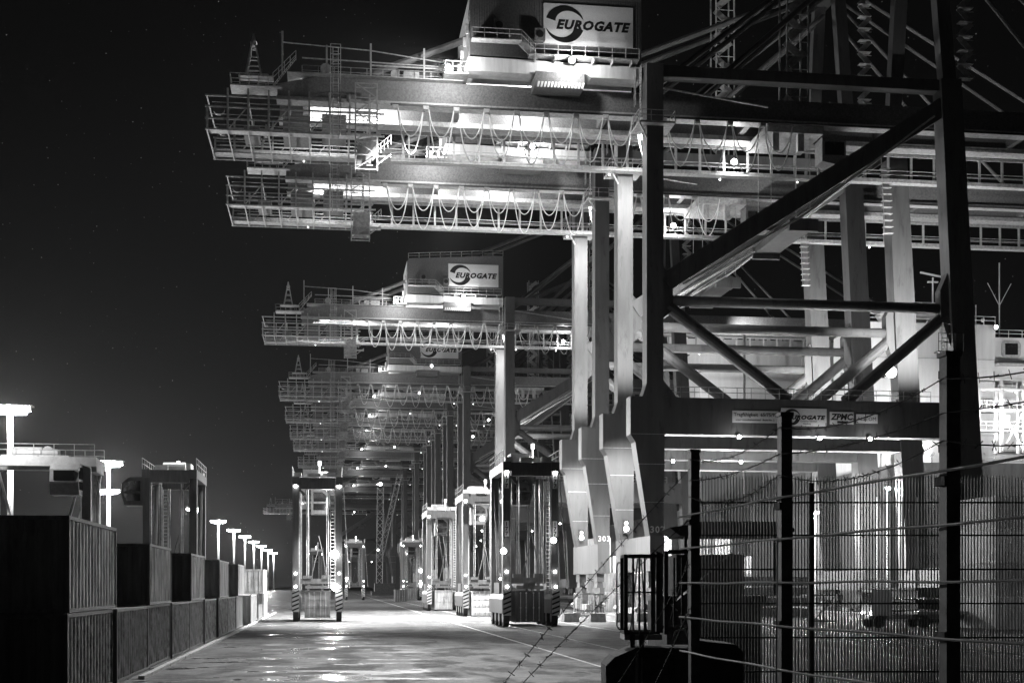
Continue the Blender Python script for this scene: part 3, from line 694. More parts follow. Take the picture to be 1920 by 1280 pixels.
# ------------------------------------------------------------ straddle carriers
def build_carrier(label, loc, rz=0):
    t = thing('straddle_carrier', label, 'straddle carrier', loc, rz, 'tall straddle carriers working along the quay')
    L = 9.6
    for s_ in (-1, 1):
        x = 2.05 * s_
        wb = MB().prism([(x - .38, 1.1), (x + .38, 1.1), (x + .38, 2.3), (x + .22, 2.75), (x - .22, 2.75), (x - .38, 2.3)], .1, L - .1)
        wb.box(x - .3, x + .3, 3, 6.6, 2.75, 3.7)
        part('wheel_beam', wb, 'carrier', t)
        for k in range(4):
            y = 1.0 + k * 2.53
            w = part('wheel', MB().tube((x - .24, y, .74), (x + .24, y, .74), .74, 18), 'tyre', t, smooth=False)
            part('rim', MB().tube((x - .26, y, .74), (x + .26, y, .74), .38, 12), 'carrierw', w)
            part('mudguard', MB().beam((x, y - .8, 1.25), (x, y - .55, 1.62), .5, .05).beam((x, y - .55, 1.62), (x, y + .55, 1.62), .5, .05).beam((x, y + .55, 1.62), (x, y + .8, 1.25), .5, .05), 'dark', t)
        for y in (.75, L - .75):
            part('column', MB().box(x - .3, x + .3, y - .35, y + .35, 2.7, 13.0), 'carrier', t)
            part('guide_rail', MB().box(x - s_ * .42, x - s_ * .3, y - .12, y + .12, 3.0, 12.8), 'galv', t)
        part('top_beam', MB().box(x - .34, x + .34, .0, L, 13.0, 13.75), 'carrier', t)
        part('handrail', MB().rail((x + s_ * .3, .1, 13.75), (x + s_ * .3, L - .1, 13.75), 1.0, 1.6, .03), 'galv', t)
        part('diagonal_brace', MB().beam((x, 1.1, 12.8), (x, 3.6, 3.0), .18).beam((x, L - 1.1, 12.8), (x, L - 3.6, 3.0), .18), 'carrier', t)
        hz = part('hazard_plate', MB().box(x - .33, x + .33, -.12, -.06, .95, 3.0), 'carrierw', t)
        for q in range(5):
            z = 1.0 + q * .4
            part('stripe', STRP, 'signk', hz, (x - .32, -.125, z))
        for z, r in ((3.35, .13), (4.6, .12), (12.9, .17)):
            part('headlamp', MB().ball((x, .3 if z > 3.4 else -.1, z), r, 8, 5), 'lamp', t)
    for y in (.35, L - .35):
        part('cross_frame', MB().box(-1.7, 1.7, y - .3, y + .3, 12.6, 13.7).beam((-1.7, y, 12.6), (-1.2, y, 12.0), .25).box(-1.0, .9, y - .36, y - .31, 12.8, 13.3), 'carrier', t)
    part('machinery_deck', MB().box(-1.9, 1.9, 2.2, 7.4, 13.76, 13.9).box(-1.4, .2, 2.6, 5.0, 13.9, 14.7).box(.5, 1.6, 3, 6.5, 13.9, 14.4).tube((-1, 5.6, 14.3), (1, 5.6, 14.3), .42, 12).box(-2.2, -1.5, 0, 1.2, 13.76, 14.15).box(-.9, .3, 0, .7, 13.76, 14.1).box(.9, 1.7, 0, .9, 13.76, 14.2), 'carrierw', t)
    part('beacon', MB().tube((.2, .6, 13.75), (.2, .6, 14.9), .05, 6).tube((.2, .6, 14.9), (.2, .6, 15.3), .14, 8), 'lampdim', t)
    cb = part('cab', MB().prism([(2.4, 10.6), (4.0, 10.6), (4.3, 11.6), (4.2, 12.6), (3.6, 13.1), (2.4, 13.1)], 6.4, 8.6), 'carrier', t)
    for y0, y1 in ((6.34, 6.4), (8.6, 8.66)):
        part('cab_window', MB().prism([(2.65, 11.0), (3.85, 11.0), (4.1, 11.65), (2.65, 11.65)], y0, y1), 'glass', cb)
        part('cab_window', MB().prism([(2.65, 11.85), (4.1, 11.85), (4.02, 12.4), (3.5, 12.8), (2.65, 12.8)], y0, y1), 'glass', cb)
    part('cab_window', MB().box(4.2, 4.32, 6.7, 8.3, 11.7, 12.5), 'glass', cb)
    ld = MB().ladder((1.45, .1, 3.2), (1.45, .1, 12.6), .42, (1, 0, 0), .34)
    part('ladder', ld, 'galv', t)
    part('stair_rail', MB().tube((1.05, .2, 3.2), (1.05, .2, 12.6), .04, 5), 'galv', t)
    sd = part('spreader', MB().box(-1.15, 1.15, .9, 1.25, 3.15, 3.45).box(-1.15, 1.15, L - 1.25, L - .9, 3.15, 3.45).box(-.5, .5, 1.25, L - 1.25, 3.2, 3.6).box(-1.6, 1.6, 1.0, 1.5, 3.6, 4.1).box(-1.4, -.6, .95, 1.5, 4.1, 4.4).box(.4, 1.3, .95, 1.5, 4.1, 4.45), 'carrier', t)
    rp = MB()
    for x in (-1.3, -1.1, 1.1, 1.3):
        for y in (1.4, L - 1.4): rp.tube((x * .8, y, 4.1), (x * .8, y, 12.6), .035, 4)
    part('hoist_rope', rp, 'galv', sd)
    part('hose', MB().path([(-.6, 1.3, 4.1), (-.3, 1.3, 5.4), (.0, 1.3, 6.6), (.05, 1.3, 7.6)], .045, 6).path([(.8, 1.3, 4.1), (.75, 1.3, 4.9), (.6, 1.3, 5.9), (.4, 1.3, 7.0), (.1, 1.3, 8.2)], .045, 6), 'carrier', sd)
    part('side_pipe', MB().tube((2.45, .5, 12.8), (3.05, .2, 3.2), .05, 6), 'galv', t)
    return t
STRP = MB().add([(0, 0, 0), (0, 0, .16), (.64, 0, .42), (.64, 0, .26), (0, .02, 0), (0, .02, .16), (.64, .02, .42), (.64, .02, .26)],
                [(0, 3, 2, 1), (4, 5, 6, 7), (0, 1, 5, 4), (1, 2, 6, 5), (2, 3, 7, 6), (3, 0, 4, 7)]).mesh('stripe')
sc_ = build_carrier('dark straddle carrier numbered 177 over a dark container, right of the road', (16.6, 110, 0))
CARR = 'tall straddle carriers working along the quay'
others = [((-1.25, 128, 0), 0, 'straddle carrier with striped feet straddling a container at the left road edge'),
          ((17.0, 148, 0), 0, 'straddle carrier over a white door ended container, left of the dark one'),
          ((15.4, 182, 0), 0, 'slim looking straddle carrier behind, left of the white container carrier'),
          ((19.0, 314, 0), 0, 'small distant straddle carrier in the middle of the far road'),
          ((5.8, 322, 0), 0, 'small distant straddle carrier just right of the striped feet one'),
          ((-14.2, 131, 0), R(180), 'tall straddle carrier rising behind the left container row, cab at its left'),
          ((-28.3, 113, 0), R(-90), 'light straddle carrier seen broadside behind the near containers, cab at its right'),
          ((24.5, 395, 0), 0, 'faint straddle carrier deep between the far crane legs'),
          ((-4.5, 400, 0), 0, 'tiny straddle carrier at the left of the far road end')]
carriers = [sc_]
for loc, rz, lab in others: carriers.append(copy_thing(sc_, lab, loc, rz, CARR))
for c in carriers:
    if c.rotation_euler.z == 0:                            # these have the cab inside the frame
        for ch in c.children:
            if ch.name.split('.')[0] == 'cab': ch.location.x = -3.1; ch.location.y = .6
def repaint(o, frm, to):
    for ch in o.children:
        if ch.type == 'MESH' and ch.material_slots and ch.material_slots[0].material == M[frm]:
            ch.material_slots[0].link = 'OBJECT'; ch.material_slots[0].material = M[to]
        repaint(ch, frm, to)
repaint(carriers[7], 'carrier', 'carrierw'); repaint(carriers[7], 'dark', 'galv')  # paler paint puts the lit look of the broadside carrier into its colour
num = text_mesh('177', .62, 0, 'CENTER', .015, 1.1)
for x in (-2.05, 2.05):
    for z in (7.6, 11.6):
        nb = part('number_plate', MB().box(x - .19, x + .19, .36, .39, z - .05, z + 1.25), 'signw', sc_)
        for q, ch in enumerate('177'):
            part('digit', text_mesh(ch, .44, 0, 'CENTER', .015), 'signk', nb, (x, .355, z + .84 - q * .4))
def cl_light(c, loc, w, **a): return lamp('SPOT', c, loc, w, aim=(loc[0], loc[1] - 9, 0), angle=75, blend=1, radius=.15, **a)
def beamer(c, x, z, w, r=.34):
    h = part('working_light', MB().box(x - .2, x + .2, -.35, -.1, z - .15, z + .15), 'dark', c)
    part('lens', MB().ball((x, -.42, z), r, 12, 8), 'lamp', h)
    cl_light(c, (x, -.9, z), w)
beamer(carriers[1], 1.6, 6.4, 2600, .42); beamer(carriers[1], 1.65, 3.3, 2600, .36)
beamer(sc_, -2.4, 6.3, 1500, .26); beamer(sc_, 1.8, 7.2, 1500, .24)
beamer(carriers[2], 1.8, 4.2, 1500, .16); beamer(carriers[4], 2.0, 7.0, 2500, .4); beamer(carriers[4], 2.0, 4.0, 2500, .35); beamer(carriers[5], -2, 5.2, 2500, .3)
for i, c in enumerate(carriers):
    if i in (0, 1, 2, 3): lamp('SPOT', c, (0, 1.6, 12.4), 7000, aim=(0, 3, 0), angle=120, blend=1)
    if i in (1, 2): lamp('POINT', c, (1.2, 1.5, 11.5), 2500)  # added inner lamp, brightens the column and the held container
    if i in (0, 1, 2, 3): lamp('SPOT', c, (0, -.7, 12.2), (2500, 30000, 30000, 5000)[i], aim=(0, 1.2, 1.0), angle=50, blend=1)  # added spot to light the container doors
    if i == 7: lamp('POINT', c, (5.5, 3, 15.5), 1800)  # added lamp without fixture, lights the broadside carrier
# boxes the carriers hold or straddle
GC = 'containers held by straddle carriers'
container('dark container with upright door bars under the carrier numbered 177', 8.2, 2.65, D, True, (16.6 - CW / 2, 110.9, .35), group=GC)
container('grey container with paneled doors under the striped feet carrier', 8.2, 2.6, G_, True, (-1.25 - CW / 2, 129, .35), group=GC)
container('white container with paneled doors between the two near carriers', 8.2, 2.7, W_, True, (16.9 - CW / 2, 149, .1), group=GC)
container('pale container low inside the slim carrier', 8.2, 2.6, Lt, True, (15.4 - CW / 2, 183, .2), group=GC)
container('small dull container standing on the far road', 8, 2.6, Md, True, (14.0, 292, 0))
container('small grey container far away beneath the distant carrier', 8.2, 2.6, G_, True, (19.0 - CW / 2, 315, .3), group=GC)

# ------------------------------------------------------------ quay clutter
cbm = MB().prism([(-.75, 0), (.75, 0), (.7, .85), (-.7, .85)], -.5, .5).mesh('concrete_block')
for i, (x, y, lab) in enumerate(((22.6, 125, 'concrete block on the quay nearest the dark carrier'), (25.0, 124, 'concrete block standing before the bogies of crane 303'),
        (27.3, 123, 'concrete block below the lit sill of crane 302'), (29.5, 124.5, 'concrete block furthest right before the steel guard cage'))):
    tag(part('concrete_block', cbm, 'concrete', None, (x, y, 0), rnd.uniform(-.15, .15)), lab, 'concrete block', 'concrete blocks on the quay')
def rack(label, x, y):
    t = thing('lashing_cage', label, 'steel cage', (x, y, 0), 0, 'open steel cages beneath the cranes')
    f = MB()
    for a in (0, 2.2):
        for b2 in (0, 3): f.box(a - .07, a + .07, b2 - .07, b2 + .07, 0, 2.6)
    for z in (.1, 2.5):
        f.box(.07, 2.13, -.06, .06, z, z + .12).box(.07, 2.13, 2.94, 3.06, z, z + .12).box(-.06, .06, .07, 2.93, z, z + .12).box(2.14, 2.26, .07, 2.93, z, z + .12)
    part('frame', f, 'galv', t)
    part('diagonal_bar', MB().beam((.07, 0, .2), (2.13, 0, 2.45), .09), 'galv', t)
    for q in range(6): part('lashing_rod', MB().tube((.3 + q * .3, .3, .25), (.35 + q * .3, .9, 2.3), .03, 5), 'rust', t)
    return t
rk = rack('open steel cage left of the numbered crane leg foot', 29.5, 131)
for x, y, lab in ((26.5, 141, 'open steel cage behind the first crane bogie'), (44, 118, 'open steel cage on the quay behind the mesh fence'), (58, 112, 'open steel cage near the waterside crane leg')):
    copy_thing(rk, lab, (x, y, 0))
# hatch covers piled between the legs
def hatch(label, x, y, n_):
    for k in range(n_):
        t = thing('hatch_cover', '%s, %s of its pile' % (label, ['lowest', 'second', 'third', 'topmost'][k]), 'hatch cover', (x, y, k * 1.15), 0, 'hatch covers piled on the quay')
        part('plate', MB().box(0, 11, 0, 13, .75, .95), 'hull', t)
        bb = MB()
        for q in range(5): bb.box(.3 + q * 2.55, .5 + q * 2.55, .2, 12.8, .0, .75)
        bb.box(.5, 10.5, 0, .15, .1, .75)
        part('stiffener', bb, 'hull', t)
hatch('dark hatch cover piled between the crane legs', 41, 139, 4)
hatch('dark hatch cover beside the waterside leg', 54, 118, 3)
for k in range(4):
    container(['white container lowest of the stack seen at the right edge through the fence', 'light container second from the ground at the right edge',
               'white container third from the ground at the right edge', 'light container topmost of the right edge stack'][k],
              8, 2.6, (W_, Lt)[k % 2], True, (51.5, 98, 2.62 * k), group='container stack at the right edge')
for k, (x, y, m, lab) in enumerate(((36.5, 176, W_, 'white container on the quay between cranes, seen under the portal'), (47, 172, Lt, 'light container under the portal beam, right of the white one'),
                                    (44, 158, W_, 'white container close behind the hatch cover pile'))):
    container(lab, 12, 2.6, m, True, (x, y, 0)); container(lab.replace('container', 'upper container'), 12, 2.6, (Lt, W_)[k % 2], True, (x, y, 2.62))
names = ['leftmost', 'second', 'third', 'fourth', 'fifth', 'sixth', 'seventh', 'rightmost']
for q in range(8):
    for k in range(4):
        if (q * 5 + k * 3) % 7 == 0 and k == 3: continue
        if k == 3 and q % 3 == 1: continue
        container('%s column of the lit container block under the portals, %s tier' % (names[q], ['ground', 'second', 'third', 'top'][k]), 8, 2.6,
                  (2, 3, 1, 0, 3, 2, 4, 3, 1, 2)[(q * 3 + k * 7) % 10], True, (38.5 + 3.1 * q, 193 + (q * 3 % 4) * .4, 2.62 * k), group='lit container block under the portals')
# tractor with a trailer behind the fence
tt = thing('terminal_tractor', 'small terminal tractor with trailer parked behind the mesh fence', 'truck', (43, 104, 0), R(-90))
part('chassis', MB().box(-.5, .5, 0, 14, .7, 1.1).box(-1.2, 1.2, 4.2, 14, 1.1, 1.35), 'galv', tt)
cb = part('cab', MB().prism([(-1.1, 1.0), (1.1, 1.0), (1.05, 3.1), (-1.05, 3.1)], 0.4, 2.0), 'white', tt)
part('windscreen', MB().box(-.95, .95, .36, .4, 1.9, 2.9), 'glass', cb)
for y in (1.0, 4.8, 12.0, 13.1):
    for x in (-1, 1): part('wheel', MB().tube((x - .18, y, .52), (x + .18, y, .52), .52, 14), 'tyre', tt)
for x in (-.8, .8): part('headlight', MB().ball((x, .35, 1.2), .12, 8, 5), 'lamp', tt)
# work lights on short masts (lit clusters behind the fence)
def post_lamp(label, x, y, h, w):
    t = thing('work_light_post', label, 'light post', (x, y, 0), 0, 'work light posts under the cranes')
    part('post', MB().tube((0, 0, 0), (0, 0, h), .09, 8), 'white', t); part('lamp_head', MB().box(-.4, .4, -.2, .2, h, h + .25), 'galv', t)
    part('lens', MB().ball((0, -.25, h + .05), .24, 8, 5), 'lamp', t); lamp('POINT', t, (0, -.6, h - .3), w)
post_lamp('work light post left of the hatch covers under the portal', 38.5, 150, 9, 16000)
post_lamp('work light post between the waterside legs', 57, 152, 12, 20000)
post_lamp('work light post near the right edge beyond the fence', 66, 152, 15, 20000)
post_lamp('added work light post beside the stack at the right edge', 49, 86, 8, 1300)  # added to light the near ends of the stack
post_lamp('added tall work light post left before the lit container block', 40, 182, 11, 30000)  # added, with the next one, to light the container block
post_lamp('added tall work light post right before the lit container block', 54, 182, 11, 30000)
# pale slack cables hanging near the waterside leg
for x, lab in ((59.2, 'pale U shaped cable hanging behind the fence, left one'), (62.0, 'pale U shaped cable hanging behind the fence, right one')):
    pts = [(x - .8, 137, 13)] + [(x - .8 * math.cos(math.pi * q / 10), 137, 3.4 - .9 * math.sin(math.pi * q / 10)) for q in range(11)] + [(x + .8, 137, 13)]
    tag(part('hanging_cable', MB().path(pts, .16, 8), 'white', smooth=True), lab, 'cable', 'pale hanging cables')

# lattice crane far down the road
t = thing('mobile_crane', 'thin lattice boom crane standing far down the road under small lights', 'crane', (16, 402, 0))
def lattice(p, q, w, n_, m='galv', name='lattice_boom', parent=None):
    p = Vector(p); q = Vector(q); mb = MB(); off = [(-w, -w), (w, -w), (w, w), (-w, w)]
    for a, b2 in off: mb.beam(p + Vector((a, b2, 0)), q + Vector((a, b2, 0)), .18)
    for i in range(n_):
        c0 = p + (q - p) * (i / n_); c1 = p + (q - p) * ((i + 1) / n_)
        for k in range(4):
            a = off[k]; b2 = off[(k + 1) % 4]
            mb.beam(c0 + Vector((*a, 0)), c1 + Vector((*b2, 0)), .12)
    return part(name, mb, m, parent)
lattice((-1.5, 0, 4), (-1.2, 0, 33), .9, 14, parent=t); lattice((-1.2, 0, 12), (4.6, 0, 37), .7, 14, parent=t)
part('undercarriage', MB().box(-4, 4, -3, 3, .6, 1.8).box(-3, 3, -2.5, 3.5, 1.8, 4.2), 'dark', t)
part('aircraft_light', MB().ball((-1.2, 0, 34), .5, 8, 5), 'lamp', t)

# ------------------------------------------------------------ ships beyond the quay
def rails(mb, pts, h=1.1, step=2.2, r=.05):
    for a, b2 in zip(pts, pts[1:]): mb.rail(a, b2, h, step, r)
    return mb
sh = thing('container_ship', 'white superstructure of the moored ship behind the right crane legs', 'ship', (76, 186, -4))
part('hull', MB().prism([(1, 0), (44, 0), (46, 24), (0, 24)], -16, 330), 'hull', sh)
hz = 4
sup = part('deckhouse', MB().box(2, 21.5, 0, 14, 24, 46), 'ship', sh)
part('bridge_deck', MB().prism([(21.5, 41.0), (50, 41.0), (50, 44.4), (21.5, 44.4)], 1.0, 9), 'ship', sh)
for q in range(5):
    x = 23.0 + q * 5
    fr = part('window', MB().prism([(x + .4, 41.4), (x + 2.6, 41.4), (x + 3.0, 41.8), (x + 3.0, 43.5), (x + 2.6, 43.9), (x + .4, 43.9), (x, 43.5), (x, 41.8)], .8, 1.0), 'galv', sh)
    part('pane', MB().box(x + .5, x + 2.5, .74, .8, 41.8, 43.5), 'glass', fr)
part('wing_brace', MB().beam((21.6, 3, 36.5), (37, 3, 41.0), 1.5, 1.2), 'ship', sh)
part('tier_house', MB().box(21.5, 29, 0.4, 12, 24, 41), 'ship', sh)
dk = MB()
for z in (27.2, 30.4, 33.6, 36.8, 40.0):
    dk.box(21.5, 29.6, -1.1, .4, z, z + .25)
part('deck_edge', dk, 'galv', sh)
rr = MB()
for z in (30.65, 33.85, 37.05): rails(rr, [(21.6, -1.1, z), (29.6, -1.1, z)])
rails(rr, [(22, 1, 44.4), (50, 1, 44.4)]); rails(rr, [(2, 0, 46), (21.5, 0, 46)], 1.2, 1.8); rails(rr, [(4, -14, 24), (46, -14, 24)], 1.1, 2)
for z in (27.4, 30.6, 33.8): rr.beam((26.2, -.6, z), (28.6, -.6, z + 3.0), .6, .08).rail((26.2, -.9, z), (28.6, -.9, z + 3), 1, .8, .05)
part('railing', rr, 'ship', sh)
for q in range(4):
    for k in range(3):
        x = 3.4 + q * 4.6; z = 27 + k * 5.4
        w_ = part('window', MB().box(x, x + .9, -.06, .0, z, z + 1.2), 'glass', sh)
part('doorway', MB().box(9.3, 11.5, -.1, 0, 24.1, 28.2), 'window', sh); part('doorway', MB().box(13.6, 17.6, -.1, 0, 24.1, 26.6), 'window', sh)
part('doorway', MB().box(22.5, 24, .3, .4, 30.7, 32.8), 'window', sh)
mk = MB().prism([(6.6, 48.8), (16.0, 48.8), (14.5, 46.0), (8.5, 46.0)], 4, 9).tube((10, 6, 49), (10, 6, 58.5), .22, 6)
rails(mk, [(6.6, 4, 48.8), (16, 4, 48.8)], 1.1, 1.0)
for z in (52, 54.5, 56.5): mk.box(9, 11, 5.9, 6.1, z, z + .15).tube((9, 6, z), (9, 6, z + 1.2), .07, 5).tube((11, 6, z), (11, 6, z + 1.2), .07, 5)
mk.tube((14.6, 6, 49), (14.6, 6, 54.2), .12, 6).beam((12.6, 6, 54.9), (16.8, 6, 54.2), .25).box(13.8, 15.4, 5.8, 6.2, 53.4, 53.6)
part('radar_mast', mk, 'ship', sh)
part('whip_antenna', MB().tube((24.8, 5, 44.4), (24.8, 5, 56.5), .1, 5).beam((24.8, 5, 50), (22.9, 5, 53.4), .08).beam((24.8, 5, 50), (26.7, 5, 53.4), .08).tube((21, 5, 46), (21, 5, 50), .1, 5), 'ship', sh)
part('signal_post', MB().tube((15.8, 9, 46), (15.8, 9, 49.5), .1, 5).ball((19.4, -.3, 46.6), .3), 'ship', sh)
for x, y, z, r in ((6.4, -3.6, 30.2, .55), (21.2, -.8, 45.5, .3), (24, -1.4, 36, .2), (27, -1.4, 32.8, .2)): flood(sh, x, y, z, r)
lamp('SPOT', sh, (9, -34, 26), 9000, aim=(13, 0, 36), angle=90, blend=1)  # added spots that light the ship's face
lamp('SPOT', sh, (25, -18, 30), 10000, aim=(25, 0, 35), angle=90, blend=1)
lamp('SPOT', sh, (38, -20, 32), 14000, aim=(38, 0, 42), angle=80, blend=1)
lamp('POINT', sh, (6.4, -4.6, 30.2), 5000)
part('added_light_mast', MB().tube((9, -34.5, -.0), (9, -34.5, 26), .3, 8), 'galv', sh)  # added pole under the first spot
sh2 = thing('container_ship', 'farther moored ship whose pale wide bridge shows left between the crane legs', 'ship', (76, 352, -4))
part('hull', MB().prism([(1, 0), (56, 0), (58, 26), (0, 26)], 0, 300), 'hull', sh2)
sh2.location.y = 522
sh3 = part('bridge_house', MB().box(-.0, 34, 0, 14, 24, 58).box(-6, 50, 1, 8, 58, 62.2), 'ship', sh, (2, 90, 0))
r2 = MB(); rails(r2, [(-6, 1, 62.2), (50, 1, 62.2)], 1.3, 2.4, .07); r2.ladder((-10, 1, 58), (-6, 1, 62), .8)
part('bridge_railing', r2, 'ship', sh, (2, 90, 0))
for q in range(14): part('window', MB().box(-5 + q * 2.6, -3.2 + q * 2.6, .9, .98, 60.2, 61.5), 'glass', sh, (2, 90, 0))
lamp('SPOT', sh, (2, 60, 56), 9000, aim=(16, 90, 60), angle=110, blend=1)  # added spot to light the bridge house
part('added_light_mast', MB().tube((2, 59.5, 24), (2, 59.5, 56), .25, 8), 'galv', sh)  # added pole under the bridge house spot
for k, (x0, y0, z1) in enumerate(((0.5, -30, 33), (14, -33, 35))):
    lb = MB()
    for x in range(0, 13, 3):
        lb.box(x0 + x, x0 + x + .35, y0, y0 + .35, 24, z1).box(x0 + x, x0 + x + .35, y0 + 1.4, y0 + 1.75, 24, z1)
    for z in (26.6, 29.2, 31.8, z1): lb.box(x0 - .05, x0 + 12.4, y0 - .05, y0 + 1.8, z, z + .18)
    for x in range(0, 12, 6):
        lb.beam((x0 + x + .2, y0 - .1, 24.2), (x0 + x + 3, y0 - .1, 29.2), .16).beam((x0 + x + 3, y0 - .1, 24.2), (x0 + x + .2, y0 - .1, 29.2), .16)
    for z in (26.8, 29.4, z1 + .18): rails(lb, [(x0, y0, z), (x0 + 12.3, y0, z)], 1.0, 1.0, .04)
    part('lashing_bridge', lb, 'ship', sh)
    for q in range(3): flood(sh, x0 + 2 + q * 4, y0 - .4, 28.7, .18)
    lamp('POINT', sh, (x0 + 5, y0 - 1.5, 28.5), 1500)
gw = MB().beam((-7, -22, 6), (.4, -4, 22), .9, .12).rail((-7, -22.4, 6), (.4, -4.4, 22), 1.0, 1.2, .05)
part('gangway', gw, 'galv', sh)
for q in range(7):
    part('vent_pipe', MB().tube((3.2 + q * 2.6, -1.2, 24), (3.2 + q * 2.6, -1.2, 26.5 + (q * 7 % 3)), .16, 8).tube((3.2 + q * 2.6, -1.2, 26.5 + (q * 7 % 3)), (3.2 + q * 2.6, -1.9, 26.7 + (q * 7 % 3)), .2, 8), 'galv', sh)
sx = MB()
for z in (29.6, 35.2, 40.8): sx.box(1.9, 21.5, -.05, -.0, z, z + .08)
for x in (8.5, 15): sx.box(x, x + .06, -.04, -.0, 24, 46)
part('plate_seam', sx, 'galv', sh)
for q in range(3): part('life_ring', MB().tube((10.2 + q * 2.2, -14.1, 25.0), (10.2 + q * 2.2, -14.0, 25.0), .42, 12), 'white', sh)
part('cage_ladder', MB().ladder((18.6, -.5, 24), (18.6, -.5, 36.4), .6).rail((17.6, -.7, 33), (21, -.7, 33), 1.9, .8, .05).box(17.4, 21.2, -.9, -.1, 32.9, 33.0), 'dark', sh)
# deck cargo between the two houses
crn = 0
tones = ['dark', 'grey', 'pale', 'white', 'dull']
cgm = {}
for k in range(5):
    for j in range(2):
        for i_ in range(2):
            x = 3 + 2.6 * i_; y = 14.8 + 13 * j + 12
            if (k, j, i_) == (4, 1, 0): continue
            m_ = rnd.choice([0, 1, 1, 2, 4])
            o = container('deck container in view of tier %s, %s bay, %s row on the moored ship' % (['one', 'two', 'three', 'four', 'five'][k], ['near', 'far'][j], ['quayside', 'inner'][i_]),
                          12, 2.55, m_, False, (76 + x, 186 + y, 20.1 + 2.6 * k), group='containers loaded on the ship deck')

# ------------------------------------------------------------ fences in the foreground
FZ = 3.4
fn = thing('wire_fence', 'tall foreground wire fence of pale rails between dark posts with barbed wire', 'fence', (3.3, 4.5, 0))
def fence_x(y): return 3.2 + (.0 if y > 9 else (9.25 - y) * .06)
for y, top in ((11.67, 4.6), (9.25, 4.62), (6.95, 4.66), (4.6, 4.66)):
    p_ = part('fence_post', MB().box(-.04, .04, -.045, .045, 0, top), 'post', fn, (fence_x(y) - 3.3 + .04, y - 4.5, 0))
    part('post_cap', MB().box(-.05, .05, -.055, .055, top, top + .025), 'post', p_)
    for z in (3.95, 3.1): part('bracket', MB().box(-.06, -.041, -.06, .06, z, z + .05), 'rust', p_)
for z in (.63, .335, .025, -.285, -.595, -.9, -1.2, -1.5, -1.8, -2.1, -2.4, -2.7, -3.0):
    w = MB(); pts = []
    for q in range(30):
        y = 11.9 - q * .27; pts.append((fence_x(y) - 3.3 - .03 + .004 * math.sin(q * 1.3 + z * 9), y - 4.5, FZ + z + .004 * math.sin(q * .9 + z * 20)))
    part('fence_rail', w.path(pts, .0085, 6), 'fence', fn)
def barbed(pts, r=.004, step=.16, m='rust', parent=None, seed=1):
    rr_ = random.Random(seed); w = MB().path(pts, r, 4)
    for a, b2 in zip(pts, pts[1:]):
        a = Vector(a); b2 = Vector(b2); L = (b2 - a).length; n_ = max(1, round(L / step))
        for i in range(n_):
            c = a + (b2 - a) * ((i + .5) / n_)
            for _ in range(2):
                d = Vector((rr_.uniform(-1, 1), rr_.uniform(-.6, .6), rr_.uniform(-1, 1))).normalized() * .028
                w.tube(c - d, c + d, r * .7, 3, cap=False)
    return w
def sag(a, b2, s_, n_=8): return [(a[0] + (b2[0] - a[0]) * q / n_, a[1] + (b2[1] - a[1]) * q / n_, a[2] + (b2[2] - a[2]) * q / n_ - s_ * 4 * (q / n_) * (1 - q / n_)) for q in range(n_ + 1)]
ys = [11.67, 9.25, 6.95, 4.6]
for k, (dz, sg) in enumerate(((1.14, .10), (.95, .05), (.80, .12))):
    for i in range(3):
        a = (fence_x(ys[i]) - 3.3, ys[i] - 4.5, FZ + dz); b2 = (fence_x(ys[i + 1]) - 3.3, ys[i + 1] - 4.5, FZ + dz)
        part('barbed_wire', barbed(sag(a, b2, sg), seed=k * 7 + i), 'rust', fn)
for a, b2, s_ in (((3.2, 11.67, 4.45), (1.05, 9.2, 2.55), -.04), ((3.2, 11.67, 4.0), (1.25, 9.4, 2.6), -.03),
                  ((3.2, 11.67, 3.6), (1.9, 9.6, 2.4), .03), ((3.2, 11.67, 3.2), (2.0, 9.0, 2.3), .03)):
    a = (a[0] - 3.3, a[1] - 4.5, a[2]); b2 = (b2[0] - 3.3, b2[1] - 4.5, b2[2])
    part('barbed_wire', barbed(sag(a, b2, s_), seed=int(b2[0] * 100), step=.12), 'rust', fn)
part('tension_rod', MB().tube((fence_x(9.25) - 3.33, 9.25 - 4.5, 2.0), (fence_x(9.25) - 3.33, 9.2 - 4.5, 3.75), .006, 5), 'fence', fn)

pf = thing('bar_fence', 'tall close barred steel fence crossing behind the foreground posts', 'fence', (5.38, 19.45, 0), -YAW)
br = MB().box(0, .017, 0, .012, .25, 5.0).add([(0, 0, 5.0), (.017, 0, 5.0), (.017, .012, 5.0), (0, .012, 5.0), (.0105, .006, 5.07)], [(0, 1, 4), (1, 2, 4), (2, 3, 4), (3, 0, 4)]).mesh('fence_bar')
for q in range(118): part('fence_bar', br, 'galv', pf, (q * .0464, rnd.uniform(-.002, .002), rnd.uniform(-.02, .02)))
for z in (.5, 1.1, 1.6, 2.12, 2.63, 3.14, 3.65, 4.16, 4.65): part('cross_rail', MB().box(-.02, 5.5, -.03, -.004, z - .012, z + .012), 'dark', pf)
for x in (1.75, 3.95): part('fence_post', MB().box(x, x + .07, .02, .09, 0, 4.95), 'post', pf)

